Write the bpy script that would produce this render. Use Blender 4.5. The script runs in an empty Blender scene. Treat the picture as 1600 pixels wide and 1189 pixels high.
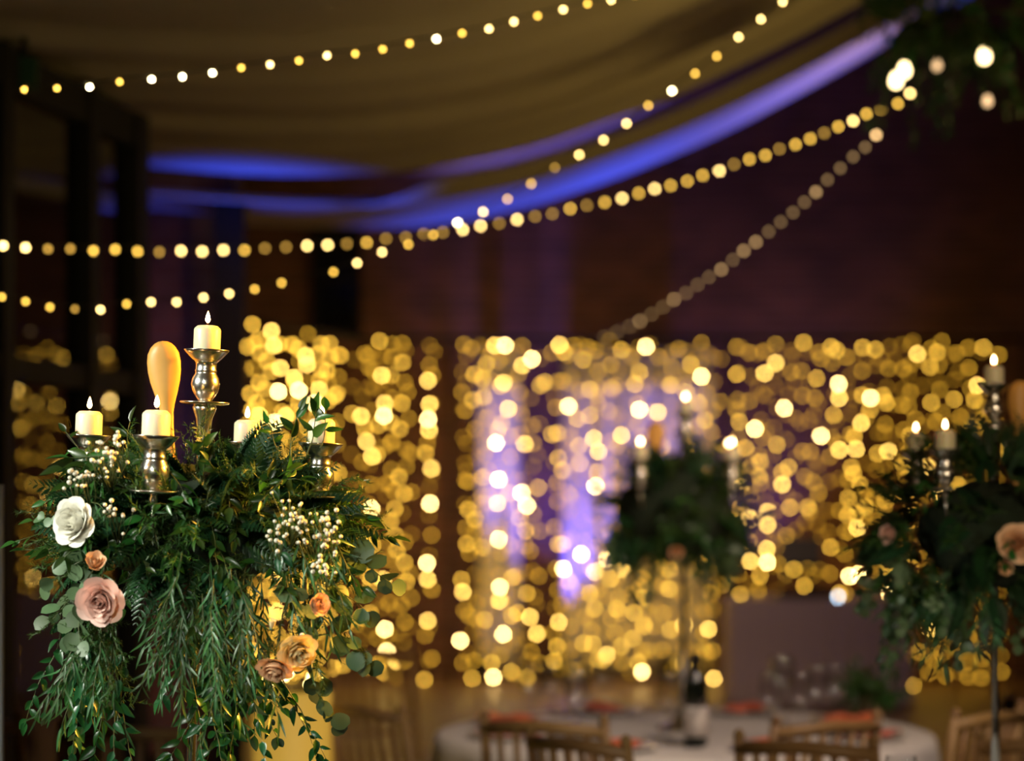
import bpy, math, random
import numpy as np
from mathutils import Vector, Matrix, Quaternion
PI = math.pi
R = math.radians
SC = bpy.context.scene
COL = SC.collection

# ------------------------------------------------------------------ camera
ZC = 1.58                      # eye height
FPX = 85.0 / 36.0 * 1600.0     # focal length in pixels of the 1600 px frame
HOR = 750.0                    # horizon row
def P(px, py, d):
    return Vector(((px - 800.0) / FPX * d, d, ZC - (py - HOR) / FPX * d))
cam_d = bpy.data.cameras.new('camera')
cam = bpy.data.objects.new('camera', cam_d); COL.objects.link(cam)
cam.location = (0, 0, ZC); cam.rotation_euler = (PI / 2, 0, 0)
cam_d.lens = 85; cam_d.sensor_width = 36; cam_d.sensor_fit = 'HORIZONTAL'
cam_d.shift_y = (HOR - 594.5) / 1600.0
cam_d.clip_start = 0.1; cam_d.clip_end = 100
cam_d.dof.use_dof = True; cam_d.dof.focus_distance = 4.08; cam_d.dof.aperture_fstop = 2.2
cam_d.dof.aperture_blades = 0
SC.camera = cam
# ------------------------------------------------------------------ world, exposure
SC.view_settings.view_transform = 'Standard'; SC.view_settings.look = 'None'
SC.view_settings.gamma = 1; SC.view_settings.use_curve_mapping = False
SC.view_settings.exposure = 0.0
w = bpy.data.worlds.new('night'); SC.world = w; w.use_nodes = True
w.node_tree.nodes['Background'].inputs[0].default_value = (0.5, 0.5, 0.75, 1)
w.node_tree.nodes['Background'].inputs[1].default_value = 0.008
SC.cycles.use_adaptive_sampling = False
SC.cycles.use_denoising = True
SC.cycles.max_bounces = 6; SC.cycles.diffuse_bounces = 3; SC.cycles.glossy_bounces = 3
SC.cycles.transmission_bounces = 4; SC.cycles.transparent_max_bounces = 16
SC.cycles.caustics_reflective = False; SC.cycles.caustics_refractive = False
# ------------------------------------------------------------------ room lamps and added fill spots
def spot(name, loc, target, col, power, size, blend=0.6, radius=0.08):
    l = bpy.data.lights.new(name, 'SPOT'); l.color = col; l.energy = power
    l.spot_size = R(size); l.spot_blend = blend; l.shadow_soft_size = radius
    o = bpy.data.objects.new(name, l); COL.objects.link(o); o.location = loc
    d = Vector(target) - Vector(loc)
    o.rotation_euler = d.to_track_quat('-Z', 'Y').to_euler()
    return o
WARM = (1.0, 0.60, 0.16)
COOL = (0.97, 1.0, 0.86)
LILAC = (0.26, 0.20, 1.0)
BLUE = (0.02, 0.06, 1.0)
# unseen lamps: cool from the left, warm from the right; other spots are added fills
spot('ceiling_lamp_cool', (-2.9, 2.9, 2.65), (-0.55, 4.0, 1.45), COOL, 500, 27, 0.5, 0.25)
spot('fill_spot_front', (-1.0, 0.2, 2.8), (-0.52, 4.0, 1.2), COOL, 300, 20, 0.6, 0.25)  # added frontal fill for the lower foliage
spot('ceiling_lamp_warm', (2.4, 4.5, 2.6), (-0.45, 4.1, 1.6), (1.0, 0.47, 0.05), 2300, 26, 0.6, 0.22)
spot('fill_spot_tables', (1.6, 5.0, 3.3), (0.55, 7.9, 0.7), (1.0, 0.76, 0.60), 260, 44, 0.8, 0.2)  # added fill to brighten the table area, no visible source
spot('fill_spot_chairs', (1.9, -0.6, 2.8), (0.75, 6.4, 1.05), (1.0, 0.76, 0.48), 430, 26, 0.7, 0.2)  # added fill from the camera side for chair backs and far candles
spot('fill_spot_pier', (-0.2, 9.6, 2.7), (-1.9, 12.5, 1.5), (1.0, 0.50, 0.34), 85, 56, 0.8, 0.15)  # added warm fill on the brick pier, no fitting there
spot('fill_spot_hall', (2.6, 12.0, 3.9), (-0.4, 15.0, 0.0), (1.0, 0.62, 0.36), 210, 95, 0.9, 0.3)  # added general dim fill for floor and back of the hall
spot('fill_spot_canopy', (5.6, 6.0, 2.4), (0.2, 9.2, 3.3), (1.0, 0.68, 0.18), 390, 56, 0.9, 0.3)  # added unseen spot grazing the drape to shade its folds
spot('fill_spot_canopy_2', (-0.2, -1.5, 2.3), (-0.9, 9.0, 3.1), (1.0, 0.80, 0.34), 60, 30, 0.9, 0.2)  # added unseen spot for the drape, also a weak front fill

# ------------------------------------------------------------------ materials
MATS = {}
def mat(name, col, rough=0.5, metal=0.0, spec=0.5, vary=0.0, noise=0.0, nscale=8.0, bump=0.0, sss=0.0, transl=0.0, coat=0.0):
    if name in MATS: return MATS[name]
    m = bpy.data.materials.new(name); m.use_nodes = True; MATS[name] = m
    nt = m.node_tree; b = nt.nodes['Principled BSDF']
    b.inputs['Base Color'].default_value = (*col, 1); b.inputs['Roughness'].default_value = rough
    b.inputs['Metallic'].default_value = metal; b.inputs['Specular IOR Level'].default_value = spec
    b.inputs['Coat Weight'].default_value = coat
    if sss:
        b.inputs['Subsurface Weight'].default_value = sss
        b.inputs['Subsurface Radius'].default_value = (0.02, 0.009, 0.003)
        b.inputs['Subsurface Scale'].default_value = 0.6
    src = None
    tc = nt.nodes.new('ShaderNodeTexCoord')
    nz = nt.nodes.new('ShaderNodeTexNoise'); nz.inputs['Scale'].default_value = nscale
    nt.links.new(tc.outputs['Object'], nz.inputs['Vector'])
    hs = nt.nodes.new('ShaderNodeHueSaturation'); hs.inputs['Color'].default_value = (*col, 1)
    if vary:
        oi = nt.nodes.new('ShaderNodeObjectInfo')
        mr = nt.nodes.new('ShaderNodeMapRange'); mr.inputs[3].default_value = 1 - vary; mr.inputs[4].default_value = 1 + vary
        nt.links.new(oi.outputs['Random'], mr.inputs[0])
        mh = nt.nodes.new('ShaderNodeMapRange'); mh.inputs[3].default_value = 0.5 - 0.06 * vary; mh.inputs[4].default_value = 0.5 + 0.06 * vary
        nt.links.new(oi.outputs['Random'], mh.inputs[0]); nt.links.new(mh.outputs[0], hs.inputs['Hue'])
        if noise:
            mn = nt.nodes.new('ShaderNodeMapRange'); mn.inputs[3].default_value = 1 - noise; mn.inputs[4].default_value = 1 + noise
            nt.links.new(nz.outputs['Fac'], mn.inputs[0])
            mm = nt.nodes.new('ShaderNodeMath'); mm.operation = 'MULTIPLY'
            nt.links.new(mr.outputs[0], mm.inputs[0]); nt.links.new(mn.outputs[0], mm.inputs[1])
            nt.links.new(mm.outputs[0], hs.inputs['Value'])
        else:
            nt.links.new(mr.outputs[0], hs.inputs['Value'])
        src = hs.outputs[0]
    elif noise:
        mn = nt.nodes.new('ShaderNodeMapRange'); mn.inputs[3].default_value = 1 - noise; mn.inputs[4].default_value = 1 + noise
        nt.links.new(nz.outputs['Fac'], mn.inputs[0]); nt.links.new(mn.outputs[0], hs.inputs['Value'])
        src = hs.outputs[0]
    if src: nt.links.new(src, b.inputs['Base Color'])
    if bump:
        bp = nt.nodes.new('ShaderNodeBump'); bp.inputs['Strength'].default_value = bump; bp.inputs['Distance'].default_value = 0.01
        nt.links.new(nz.outputs['Fac'], bp.inputs['Height']); nt.links.new(bp.outputs[0], b.inputs['Normal'])
    if transl:
        tr = nt.nodes.new('ShaderNodeBsdfTranslucent'); tr.inputs[0].default_value = (*col, 1)
        if src: nt.links.new(src, tr.inputs[0])
        mx = nt.nodes.new('ShaderNodeMixShader'); mx.inputs[0].default_value = transl
        nt.links.new(b.outputs[0], mx.inputs[1]); nt.links.new(tr.outputs[0], mx.inputs[2])
        nt.links.new(mx.outputs[0], nt.nodes['Material Output'].inputs[0])
    return m
def emit(name, col, s, sampling='AUTO'):
    if name in MATS: return MATS[name]
    m = bpy.data.materials.new(name); m.use_nodes = True; MATS[name] = m
    nt = m.node_tree; nt.nodes.remove(nt.nodes['Principled BSDF'])
    e = nt.nodes.new('ShaderNodeEmission'); e.inputs[0].default_value = (*col, 1); e.inputs[1].default_value = s
    nt.links.new(e.outputs[0], nt.nodes['Material Output'].inputs[0])
    m.cycles.emission_sampling = sampling
    return m
def glassmat(name, tint, refl, rough=0.0):
    m = bpy.data.materials.new(name); m.use_nodes = True; MATS[name] = m
    nt = m.node_tree; nt.nodes.remove(nt.nodes['Principled BSDF'])
    t = nt.nodes.new('ShaderNodeBsdfTransparent'); t.inputs[0].default_value = (*tint, 1)
    g = nt.nodes.new('ShaderNodeBsdfGlossy'); g.inputs['Roughness'].default_value = rough
    f = nt.nodes.new('ShaderNodeLayerWeight'); f.inputs[0].default_value = 0.5
    pw = nt.nodes.new('ShaderNodeMath'); pw.operation = 'POWER'; pw.inputs[1].default_value = 4.5
    nt.links.new(f.outputs['Facing'], pw.inputs[0])
    ad = nt.nodes.new('ShaderNodeMath'); ad.operation = 'MULTIPLY_ADD'; ad.inputs[1].default_value = 0.92; ad.inputs[2].default_value = 0.04
    nt.links.new(pw.outputs[0], ad.inputs[0])
    k = nt.nodes.new('ShaderNodeMath'); k.operation = 'MULTIPLY'; k.inputs[1].default_value = refl; k.use_clamp = True
    mx = nt.nodes.new('ShaderNodeMixShader')
    nt.links.new(ad.outputs[0], k.inputs[0]); nt.links.new(k.outputs[0], mx.inputs[0])
    nt.links.new(t.outputs[0], mx.inputs[1]); nt.links.new(g.outputs[0], mx.inputs[2])
    nt.links.new(mx.outputs[0], nt.nodes['Material Output'].inputs[0])
    return m

# ------------------------------------------------------------------ mesh helpers
class MB:
    def __init__(s): s.v = []; s.f = []; s.m = []
    def add(s, vs, fs, mi=0):
        n = len(s.v); s.v += [tuple(v) for v in vs]
        for f in fs: s.f.append(tuple(i + n for i in f)); s.m.append(mi)
        return s
    def lathe(s, prof, seg=24, at=(0, 0, 0), mi=0, M=None):
        vs, fs = [], []; k = len(prof)
        for r, z in prof:
            for j in range(seg):
                a = 2 * PI * j / seg
                p = Vector((r * math.cos(a), r * math.sin(a), z))
                if M: p = M @ p
                vs.append(p + Vector(at))
        for i in range(k - 1):
            for j in range(seg):
                a, b = i * seg + j, i * seg + (j + 1) % seg
                fs.append((a, b, b + seg, a + seg))
        if prof[0][0] > 1e-5: fs.append(tuple(range(seg))[::-1])
        if prof[-1][0] > 1e-5: fs.append(tuple(range((k - 1) * seg, k * seg)))
        return s.add(vs, fs, mi)
    def box(s, c, d, mi=0, M=None):
        x, y, z = [q / 2 for q in d]; vs = []
        for i in range(8):
            p = Vector((x if i & 1 else -x, y if i & 2 else -y, z if i & 4 else -z))
            if M: p = M @ p
            vs.append(p + Vector(c))
        return s.add(vs, [(0, 2, 3, 1), (4, 5, 7, 6), (0, 1, 5, 4), (2, 6, 7, 3), (0, 4, 6, 2), (1, 3, 7, 5)], mi)
    def tube(s, pts, rad, seg=6, mi=0):
        pts = [Vector(p) for p in pts]; n = len(pts); vs, fs = [], []
        up = Vector((0, 0, 1))
        for i, p in enumerate(pts):
            t = (pts[min(i + 1, n - 1)] - pts[max(i - 1, 0)])
            if t.length < 1e-9: t = Vector((0, 0, 1))
            t.normalize()
            a = t.cross(up)
            if a.length < 0.05: a = t.cross(Vector((1, 0, 0)))
            a.normalize(); b = t.cross(a)
            r = rad[i] if isinstance(rad, (list, tuple)) else rad
            for j in range(seg):
                q = 2 * PI * j / seg
                vs.append(p + (a * math.cos(q) + b * math.sin(q)) * r)
        for i in range(n - 1):
            for j in range(seg):
                A, B = i * seg + j, i * seg + (j + 1) % seg
                fs.append((A, B, B + seg, A + seg))
        fs.append(tuple(range(seg))[::-1]); fs.append(tuple(range((n - 1) * seg, n * seg)))
        return s.add(vs, fs, mi)
    def put(s, mesh_vf, M, mi=0):
        vs, fs = mesh_vf
        return s.add([M @ Vector(v) for v in vs], fs, mi)
    def mesh(s, name, mats, smooth=True):
        me = bpy.data.meshes.new(name); me.from_pydata(s.v, [], s.f)
        for m in (mats if isinstance(mats, (list, tuple)) else [mats]): me.materials.append(m)
        me.polygons.foreach_set('material_index', s.m)
        me.polygons.foreach_set('use_smooth', [smooth] * len(s.f)); me.update()
        return me
    def build(s, name, mats, parent=None, smooth=True, loc=None):
        return obj(name, s.mesh(name, mats, smooth), parent, loc)
def obj(name, me, parent=None, loc=None, M=None):
    o = bpy.data.objects.new(name, me); COL.objects.link(o)
    if parent is not None: o.parent = parent
    if M is not None: o.matrix_local = M
    elif loc is not None: o.location = loc
    return o
def tag(o, label=None, cat=None, group=None, kind=None):
    if label: o['label'] = label
    if cat: o['category'] = cat
    if group: o['group'] = group
    if kind: o['kind'] = kind
    return o
def thing(name, label, cat, loc=(0, 0, 0), rz=0, group=None):
    o = obj(name, None); o.location = loc; o.rotation_euler = (0, 0, rz)
    return tag(o, label, cat, group)
def copy_tree(o, parent=None):
    c = o.copy(); COL.objects.link(c); c.parent = parent
    if parent is not None: c.matrix_parent_inverse = o.matrix_parent_inverse
    for ch in list(o.children): copy_tree(ch, c)
    return c
def struct(name, mb, m, smooth=False):
    return tag(mb.build(name, m, None, smooth), kind='structure')
def interp(x, xs, ys): return float(np.interp(x, xs, ys))
rnd = random.Random(7)

# ------------------------------------------------------------------ the hall
def brickmat():
    m = bpy.data.materials.new('brick'); m.use_nodes = True
    nt = m.node_tree; b = nt.nodes['Principled BSDF']; b.inputs['Roughness'].default_value = 0.85
    tc = nt.nodes.new('ShaderNodeTexCoord'); mp = nt.nodes.new('ShaderNodeMapping'); mp.inputs['Rotation'].default_value = (PI / 2, 0, 0)
    br = nt.nodes.new('ShaderNodeTexBrick'); br.inputs['Color1'].default_value = (0.16, 0.062, 0.042, 1)
    br.inputs['Color2'].default_value = (0.085, 0.034, 0.026, 1); br.inputs['Mortar'].default_value = (0.17, 0.13, 0.10, 1)
    br.inputs['Scale'].default_value = 1.0; br.inputs['Brick Width'].default_value = 0.225; br.inputs['Row Height'].default_value = 0.075
    br.inputs['Mortar Size'].default_value = 0.006
    nt.links.new(tc.outputs['Object'], mp.inputs[0]); nt.links.new(mp.outputs[0], br.inputs[0])
    nz = nt.nodes.new('ShaderNodeTexNoise'); nz.inputs['Scale'].default_value = 1.6; nz.inputs['Detail'].default_value = 4
    nt.links.new(tc.outputs['Object'], nz.inputs[0])
    mr = nt.nodes.new('ShaderNodeMapRange'); mr.inputs[3].default_value = 0.45; mr.inputs[4].default_value = 1.6
    nt.links.new(nz.outputs[0], mr.inputs[0])
    hs = nt.nodes.new('ShaderNodeHueSaturation'); nt.links.new(br.outputs[0], hs.inputs['Color']); nt.links.new(mr.outputs[0], hs.inputs['Value'])
    nt.links.new(hs.outputs[0], b.inputs['Base Color'])
    bp = nt.nodes.new('ShaderNodeBump'); bp.inputs['Strength'].default_value = 0.6; bp.inputs['Distance'].default_value = 0.01; bp.invert = True
    nt.links.new(br.outputs['Fac'], bp.inputs['Height']); nt.links.new(bp.outputs[0], b.inputs['Normal'])
    return m
BRICK = brickmat()
M_FLOOR = mat('floor_boards', (0.17, 0.105, 0.05), 0.42, noise=0.3, nscale=3)
M_DARK = mat('dark_metal', (0.006, 0.006, 0.007), 0.6, spec=0.25)
M_FAB = mat('canopy_fabric', (0.62, 0.54, 0.38), 0.9, noise=0.05, nscale=3)
M_PLASTER = mat('plaster', (0.45, 0.42, 0.38), 0.9)
M_VOILE = mat('white_voile', (0.80, 0.78, 0.78), 0.85, transl=0.25)
M_CLOTH = mat('white_cloth', (0.72, 0.68, 0.66), 0.85, noise=0.04, nscale=12)
M_BLACK = mat('black_plastic', (0.012, 0.012, 0.014), 0.4)

struct('floor', MB().box((0, 8, -0.05), (16, 26, 0.1)), M_FLOOR)
YB = 19.6
struct('wall_back', MB().box((0, YB + 0.1, 3), (16, 0.2, 6.4)), BRICK)
struct('wall_right', MB().box((6.6, 8, 3), (0.2, 26, 6.4)), BRICK)
struct('wall_near', MB().box((0, -4, 3), (16, 0.2, 6.4)), mat('near_wall', (0.10, 0.06, 0.045), 0.9))
# sagging lined ceiling (profile shared by the hung fabric)
FX = [-6, -3.4, -1.6, -0.93, -0.29, 0.146, 0.58, 1.02, 1.31, 2.1, 3.0, 6.6]
FZ = [3.5, 3.2, 3.06, 3.01, 3.036, 3.147, 3.29, 3.478, 3.62, 4.08, 4.6, 5.6]
_px = np.linspace(-6, 6.6, 400)
_pz = np.convolve(np.pad(np.interp(_px, FX, FZ), 14, mode='edge'), np.ones(29) / 29, mode='valid')
def prof(x): return interp(x, _px, _pz)
mb = MB(); vs = []; fs = []; N = 60
for i in range(N + 1):
    x = -6 + 12.6 * i / N
    for y in (-3.9, YB): vs.append((x, y, prof(x) + 0.16 + (0.9 if y > 15 else 0)))
for i in range(N): fs.append((2 * i, 2 * i + 1, 2 * i + 3, 2 * i + 2))
struct('ceiling', mb.add(vs, fs), M_PLASTER, True)
def canopy(name, label, y0f, y1f, dz, nx=90, ny=64, seed=0):
    mb = MB(); vs = []; fs = []
    for i in range(nx + 1):
        x = -5.8 + 12.2 * i / nx
        for j in range(ny + 1):
            t = j / ny; y = y0f(x) * (1 - t) + y1f(x) * t
            ph = y + 0.10 * math.sin(x * 0.9 + seed)
            z = prof(x) + dz + 0.030 * math.sin(ph * 2 * PI / 0.92) + 0.014 * math.sin(ph * 2 * PI / 0.37 + 1.3) + 0.006 * math.sin(ph * 2 * PI / 0.13 + x)
            if t > 0.97: z -= 0.02
            vs.append((x, y, z))
    for i in range(nx):
        for j in range(ny):
            a = i * (ny + 1) + j; fs.append((a, a + 1, a + ny + 2, a + ny + 1))
    o = mb.add(vs, fs).build(name, M_FAB)
    sm = o.modifiers.new('thick', 'SOLIDIFY'); sm.thickness = 0.004
    return tag(o, label, 'ceiling drape')
canopy('ceiling_drape', 'wide cream fabric ceiling drape sagging in soft parallel folds over the tables', lambda x: 2.5, lambda x: 11.0, 0.0, 90, 150)
canopy('ceiling_drape', 'narrow cream ceiling drape strip with blue-lit edge next to the brick wall',
       lambda x: interp(x, [-1.5, -0.9, -0.3, 2], [11.75, 11.7, 11.35, 11.3]), lambda x: 13.0, -0.085, 90, 40, 2.0)

# brick pier, steel column and dark window of the far left corner
struct('wall_left_return', MB().box((-3.05, 12.75, 1.7), (3.2, 0.5, 3.3)), BRICK)
col = MB(); c0 = P(360, 600, 12.2)
col.box((c0.x, 12.2, 1.5), (0.15, 0.03, 3.0)); col.box((c0.x, 12.11, 1.5), (0.15, 0.02, 3.0)); col.box((c0.x, 12.155, 1.5), (0.02, 0.09, 3.0))
col.box((c0.x, 12.155, 0.01), (0.26, 0.26, 0.02))
struct('column_1', col, M_DARK)
a = P(490, 352, 19.55); b_ = P(560, 520, 19.55)
wn = MB(); cx = (a.x + b_.x) / 2; cz = (a.z + b_.z) / 2; ww = b_.x - a.x; hh = a.z - b_.z
wn.box((cx, 19.58, cz), (ww, 0.02, hh))
wo = struct('window_2', wn, mat('night_glass', (0.006, 0.007, 0.009), 0.1))
fr = MB()
for sx in (-1, 1): fr.box((cx + sx * ww / 2, 19.55, cz), (0.05, 0.08, hh + 0.05))
for sz in (-1, 0, 1): fr.box((cx, 19.55, cz + sz * hh / 2), (ww, 0.08, 0.05))
fr.build('window_frame', M_DARK, wo, False)

# glazed screen along the left, black frames, real panes that mirror the hall
gd = Vector((0.13, 0.99, 0)).normalized(); gp = Vector((-1.48, 9.4, 0)); GH = 3.0
MG = Matrix((( gd.y, gd.x, 0), (-gd.x, gd.y, 0), (0, 0, 1)))  # local y along the screen
def gpt(s, z, off=0): return gp - gd * s + Vector((gd.y, -gd.x, 0)) * off + Vector((0, 0, z))
frame = MB()
S_END = 4.6
posts = [0.0, 0.62, 1.55, 2.5, 3.5, S_END]
for s in posts:
    frame.box(gpt(s, GH / 2), (0.10, 0.11 if s else 0.16, GH), 0, MG)
for z in (0.06, 1.95, GH - 0.07):
    frame.box(gpt(S_END / 2, z), (0.08, S_END, 0.13 if z > 2.5 or z < 1 else 0.08), 0, MG)
win = tag(frame.build('window_1', M_DARK, None, False), 'black framed glazed screen mirroring the curtain of lights', kind='structure')
M_PANE = glassmat('pane_glass', (0.5, 0.53, 0.55), 1.3)
for i in range(len(posts) - 1):
    for z0, z1 in ((0.12, 1.91), (1.99, GH - 0.13)):
        s0, s1 = posts[i] + 0.05, posts[i + 1] - 0.05
        pm = MB(); pm.box(gpt((s0 + s1) / 2, (z0 + z1) / 2), (0.006, s1 - s0, z1 - z0), 0, MG)
        pm.build('pane', M_PANE, win, False)
struct('wall_left', MB().box((-4.6, 5.0, 1.75), (0.2, 18, 3.5)), mat('lobby_wall', (0.05, 0.045, 0.045), 0.9))

# ------------------------------------------------------------------ blue uplighters
def uplighter(px, d, aim, power, size, label, z=0.0, col=BLUE, glow=1):
    x = (px - 800) / FPX * d
    t = thing('uplighter', label, 'uplighter', (x, d, z), 0, 'blue uplighters on the floor')
    MB().lathe([(0.085, 0.0), (0.085, 0.012), (0.03, 0.016), (0.03, 0.03)], 16).build('base', M_BLACK, t)
    dirv = (Vector(aim) - Vector((x, d, z + 0.12))).normalized()
    q = Vector((0, 0, 1)).rotation_difference(dirv).to_matrix()
    bd = MB().lathe([(0.045, -0.07), (0.055, -0.06), (0.062, 0.05), (0.068, 0.055), (0.068, 0.07), (0.058, 0.07), (0.056, 0.055)], 20, (0, 0, 0.12), 0, q)
    bd.build('housing', M_BLACK, t)
    MB().lathe([(0.0, 0.058), (0.055, 0.056)], 20, (0, 0, 0.12), 0, q).build('lens', emit('blue_lens_%d' % glow, (0.02, 0.06, 1.0), glow, 'NONE'), t)
    for s in (-1, 1): MB().box((s * 0.075, 0, 0.07), (0.008, 0.03, 0.14)).build('yoke_arm', M_BLACK, t, False)
    l = spot('uplight_beam', Vector((x, d, z + 0.12)) + dirv * 0.09, aim, col, power, size, 0.9, 0.03)
    l.parent = t; l.matrix_parent_inverse = Matrix.Translation((-x, -d, -z))
    return t
uplighter(300, 11.35, (-1.15, 11.5, 3.2), 800, 34, 'blue uplighter standing before the brick pier by the steel column')
uplighter(252, 12.25, (-1.83, 12.6, 2.6), 130, 18, 'blue uplighter close against the brick pier')
uplighter(772, 13.12, (0.0, 13.0, 3.0), 480, 42, 'blue uplighter aimed at the narrow drape above the low end of the curtain lights')
uplighter(1040, 13.12, (0.95, 13.0, 3.4), 640, 42, 'blue uplighter behind the round table with the wine bottle')
uplighter(1350, 13.12, (2.05, 13.0, 4.0), 480, 40, 'blue uplighter behind the round table, beside the draped equipment table')
uplighter(752, 18.98, (-0.12, 19.33, 2.25), 330, 24, 'blue uplighter at the foot of the curtain of lights', 0.0, LILAC, 9)
uplighter(1040, 18.98, (1.15, 19.33, 2.2), 300, 26, 'blue uplighter at the foot of the wide white voile panel', 0.0, LILAC, 1)
uplighter(862, 18.98, (0.5, 19.58, 3.2), 330, 62, 'blue uplighter on the floor between the two white voile panels', 0.0, (0.10, 0.08, 1.0))
uplighter(1190, 18.98, (1.9, 19.58, 3.3), 190, 62, 'blue uplighter between the wide voile panel and the equipment table', 0.0, (0.12, 0.08, 1.0))
uplighter(1577, 15.5, (3.3, 16.4, 2.6), 25, 20, 'blue uplighter standing on the floor near the end of the light curtain')

# white voile hung behind the curtain lights
def voile(px0, px1, d, ztop, label, seed):
    x0 = (px0 - 800) / FPX * d; x1 = (px1 - 800) / FPX * d
    n = int((x1 - x0) / 0.02); mb = MB(); vs = []; fs = []; rr = random.Random(seed)
    for i in range(n + 1):
        x = x0 + (x1 - x0) * i / n
        for j in range(9):
            t = j / 8
            vs.append((x, d + 0.05 * math.sin(i * 0.8 + seed) * (0.6 + 0.4 * t) + 0.015 * math.sin(i * 2.1 + t * 2), ztop * (1 - t) + 0.02 * t))
    for i in range(n):
        for j in range(8):
            a = i * 9 + j; fs.append((a, a + 1, a + 10, a + 9))
    o = mb.add(vs, fs).build('voile_panel', M_VOILE)
    o.modifiers.new('thick', 'SOLIDIFY').thickness = 0.003
    return tag(o, label, 'curtain')
voile(748, 812, 19.35, 2.62, 'white voile panel behind the lights, tinted violet by an uplighter', 1)
voile(880, 1110, 19.35, 2.62, 'wide white voile panel behind the lights above the wine bottle table', 2)

# ------------------------------------------------------------------ fairy lights
AMB = (1.0, 0.56, 0.085)
def bulbmesh(name, r, m, seg=10):
    mb = MB()
    mb.lathe([(0, -r), (0.72 * r, -0.7 * r), (r, 0), (0.8 * r, 0.62 * r), (0.45 * r, 0.95 * r)], seg, mi=0)
    mb.lathe([(0.5 * r, 0.9 * r), (0.5 * r, 1.7 * r), (0.0, 1.8 * r)], seg, mi=1)
    return mb.mesh(name, [m, MATS['wire']])
M_WIRE = mat('wire', (0.03, 0.035, 0.02), 0.6)
RB = 0.011
LV = [(3.8, (1.0, 0.50, 0.035)), (8.5, (1.0, 0.52, 0.04)), (20.0, (1.0, 0.55, 0.06)), (46.0, (1.0, 0.60, 0.12)), (95.0, (1.0, 0.66, 0.22))]
CB = [bulbmesh('curtain_bulb_mesh', RB, emit('curtain_bulb_%d' % i, c, s)) for i, (s, c) in enumerate(LV)]
BR = """395,507,2 424,517,3 404,530,2 428,540,3 466,545,2 480,570,3 438,575,3 460,590,3 435,612,4 467,610,4 391,615,2 405,650,3 430,660,4 446,650,3 492,630,4 515,537,2 511,580,2 478,556,3
593,533,2 629,537,1 577,575,1 669,595,3 601,630,3 600,650,4 628,630,2 671,632,3 669,655,4 670,672,3 570,668,2 572,690,3 625,670,2 566,722,1 665,708,2 674,732,3 672,787,4 580,795,4 623,745,2 604,755,1 572,840,2 582,852,2 620,860,2 667,880,4 668,905,3 565,890,1 580,910,2 668,970,3 601,983,4 604,1018,4 664,993,1 600,1050,2 663,1062,2 628,945,1 543,800,2 542,825,2
737,544,1 773,540,3 789,540,4 787,598,3 756,620,2 778,672,2 775,692,4 731,753,1 779,749,4 777,786,3 815,770,4 823,790,4 812,809,2 779,843,4 729,850,2 743,830,1 721,906,2 723,925,3 801,902,2 781,917,4 823,927,2 780,939,3 745,942,1 828,964,3 743,967,1 786,991,4 719,1001,4 830,1018,1 771,1058,4 768,1036,2
871,784,1 933,738,2 930,760,4 867,823,1 879,850,2 880,889,4 908,866,4 948,873,4 929,893,3 972,890,3 907,925,1 929,951,2 873,972,3 924,985,1 926,1006,2 948,1023,3 870,1010,2 997,1035,2 1003,1050,4
831,561,4 874,539,3 851,597,2 888,635,4 911,562,2 971,547,2 1009,542,4 999,582,2 955,605,1 999,640,4 1028,644,3 951,643,1 928,685,3 971,680,3 1096,588,4 1079,569,2 820,694,3
1225,638,4 1179,670,4 1310,600,4 1311,622,3 1360,622,4 1359,640,2 1345,661,3 1283,681,4 1335,682,2 1312,703,3 1337,702,3 1388,705,3 1434,553,3 1348,543,2 1222,738,2 1222,757,3 1333,740,2 1343,757,2 1234,793,2 1262,793,2 1200,800,3 1199,820,3 1198,858,3 1199,879,4 1352,792,2 1338,803,2 1340,825,3 1327,900,4 1341,898,4 1334,938,4 1389,926,4 1527,602,3 1522,625,2 1537,543,2 1455,629,2 1490,624,2 1520,665,2 1107,983,3 1115,1060,3 1427,1072,2 1412,672,1 1430,655,1 1165,700,2 1150,640,1"""
BR = [tuple(int(q) for q in t.split(',')) for t in BR.split()]
def curt_d(px): return interp(px, [380, 545, 560, 1600], [16.4, 18.3, 18.5, 18.5])
xs1 = [389, 405, 421, 437, 453, 469, 485, 501, 517, 533, 571, 585, 600, 614, 628, 668, 722, 737, 760, 779, 795, 817, 832, 870, 887, 907, 928, 949, 970, 990, 1007, 1030, 1052, 1075, 1096, 1117]
xs1 += [1150 + 21.5 * i for i in range(20)]
xs2 = [397, 429, 461, 494, 526, 552, 578, 596, 612, 636, 676, 730, 748, 770, 788, 806, 842, 862, 880, 898, 918, 938, 960, 982, 1000, 1018, 1042, 1064, 1086, 1108, 1126, 1160, 1182] + [1190 + 23 * i for i in range(17)]
strand_n = 0
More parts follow.
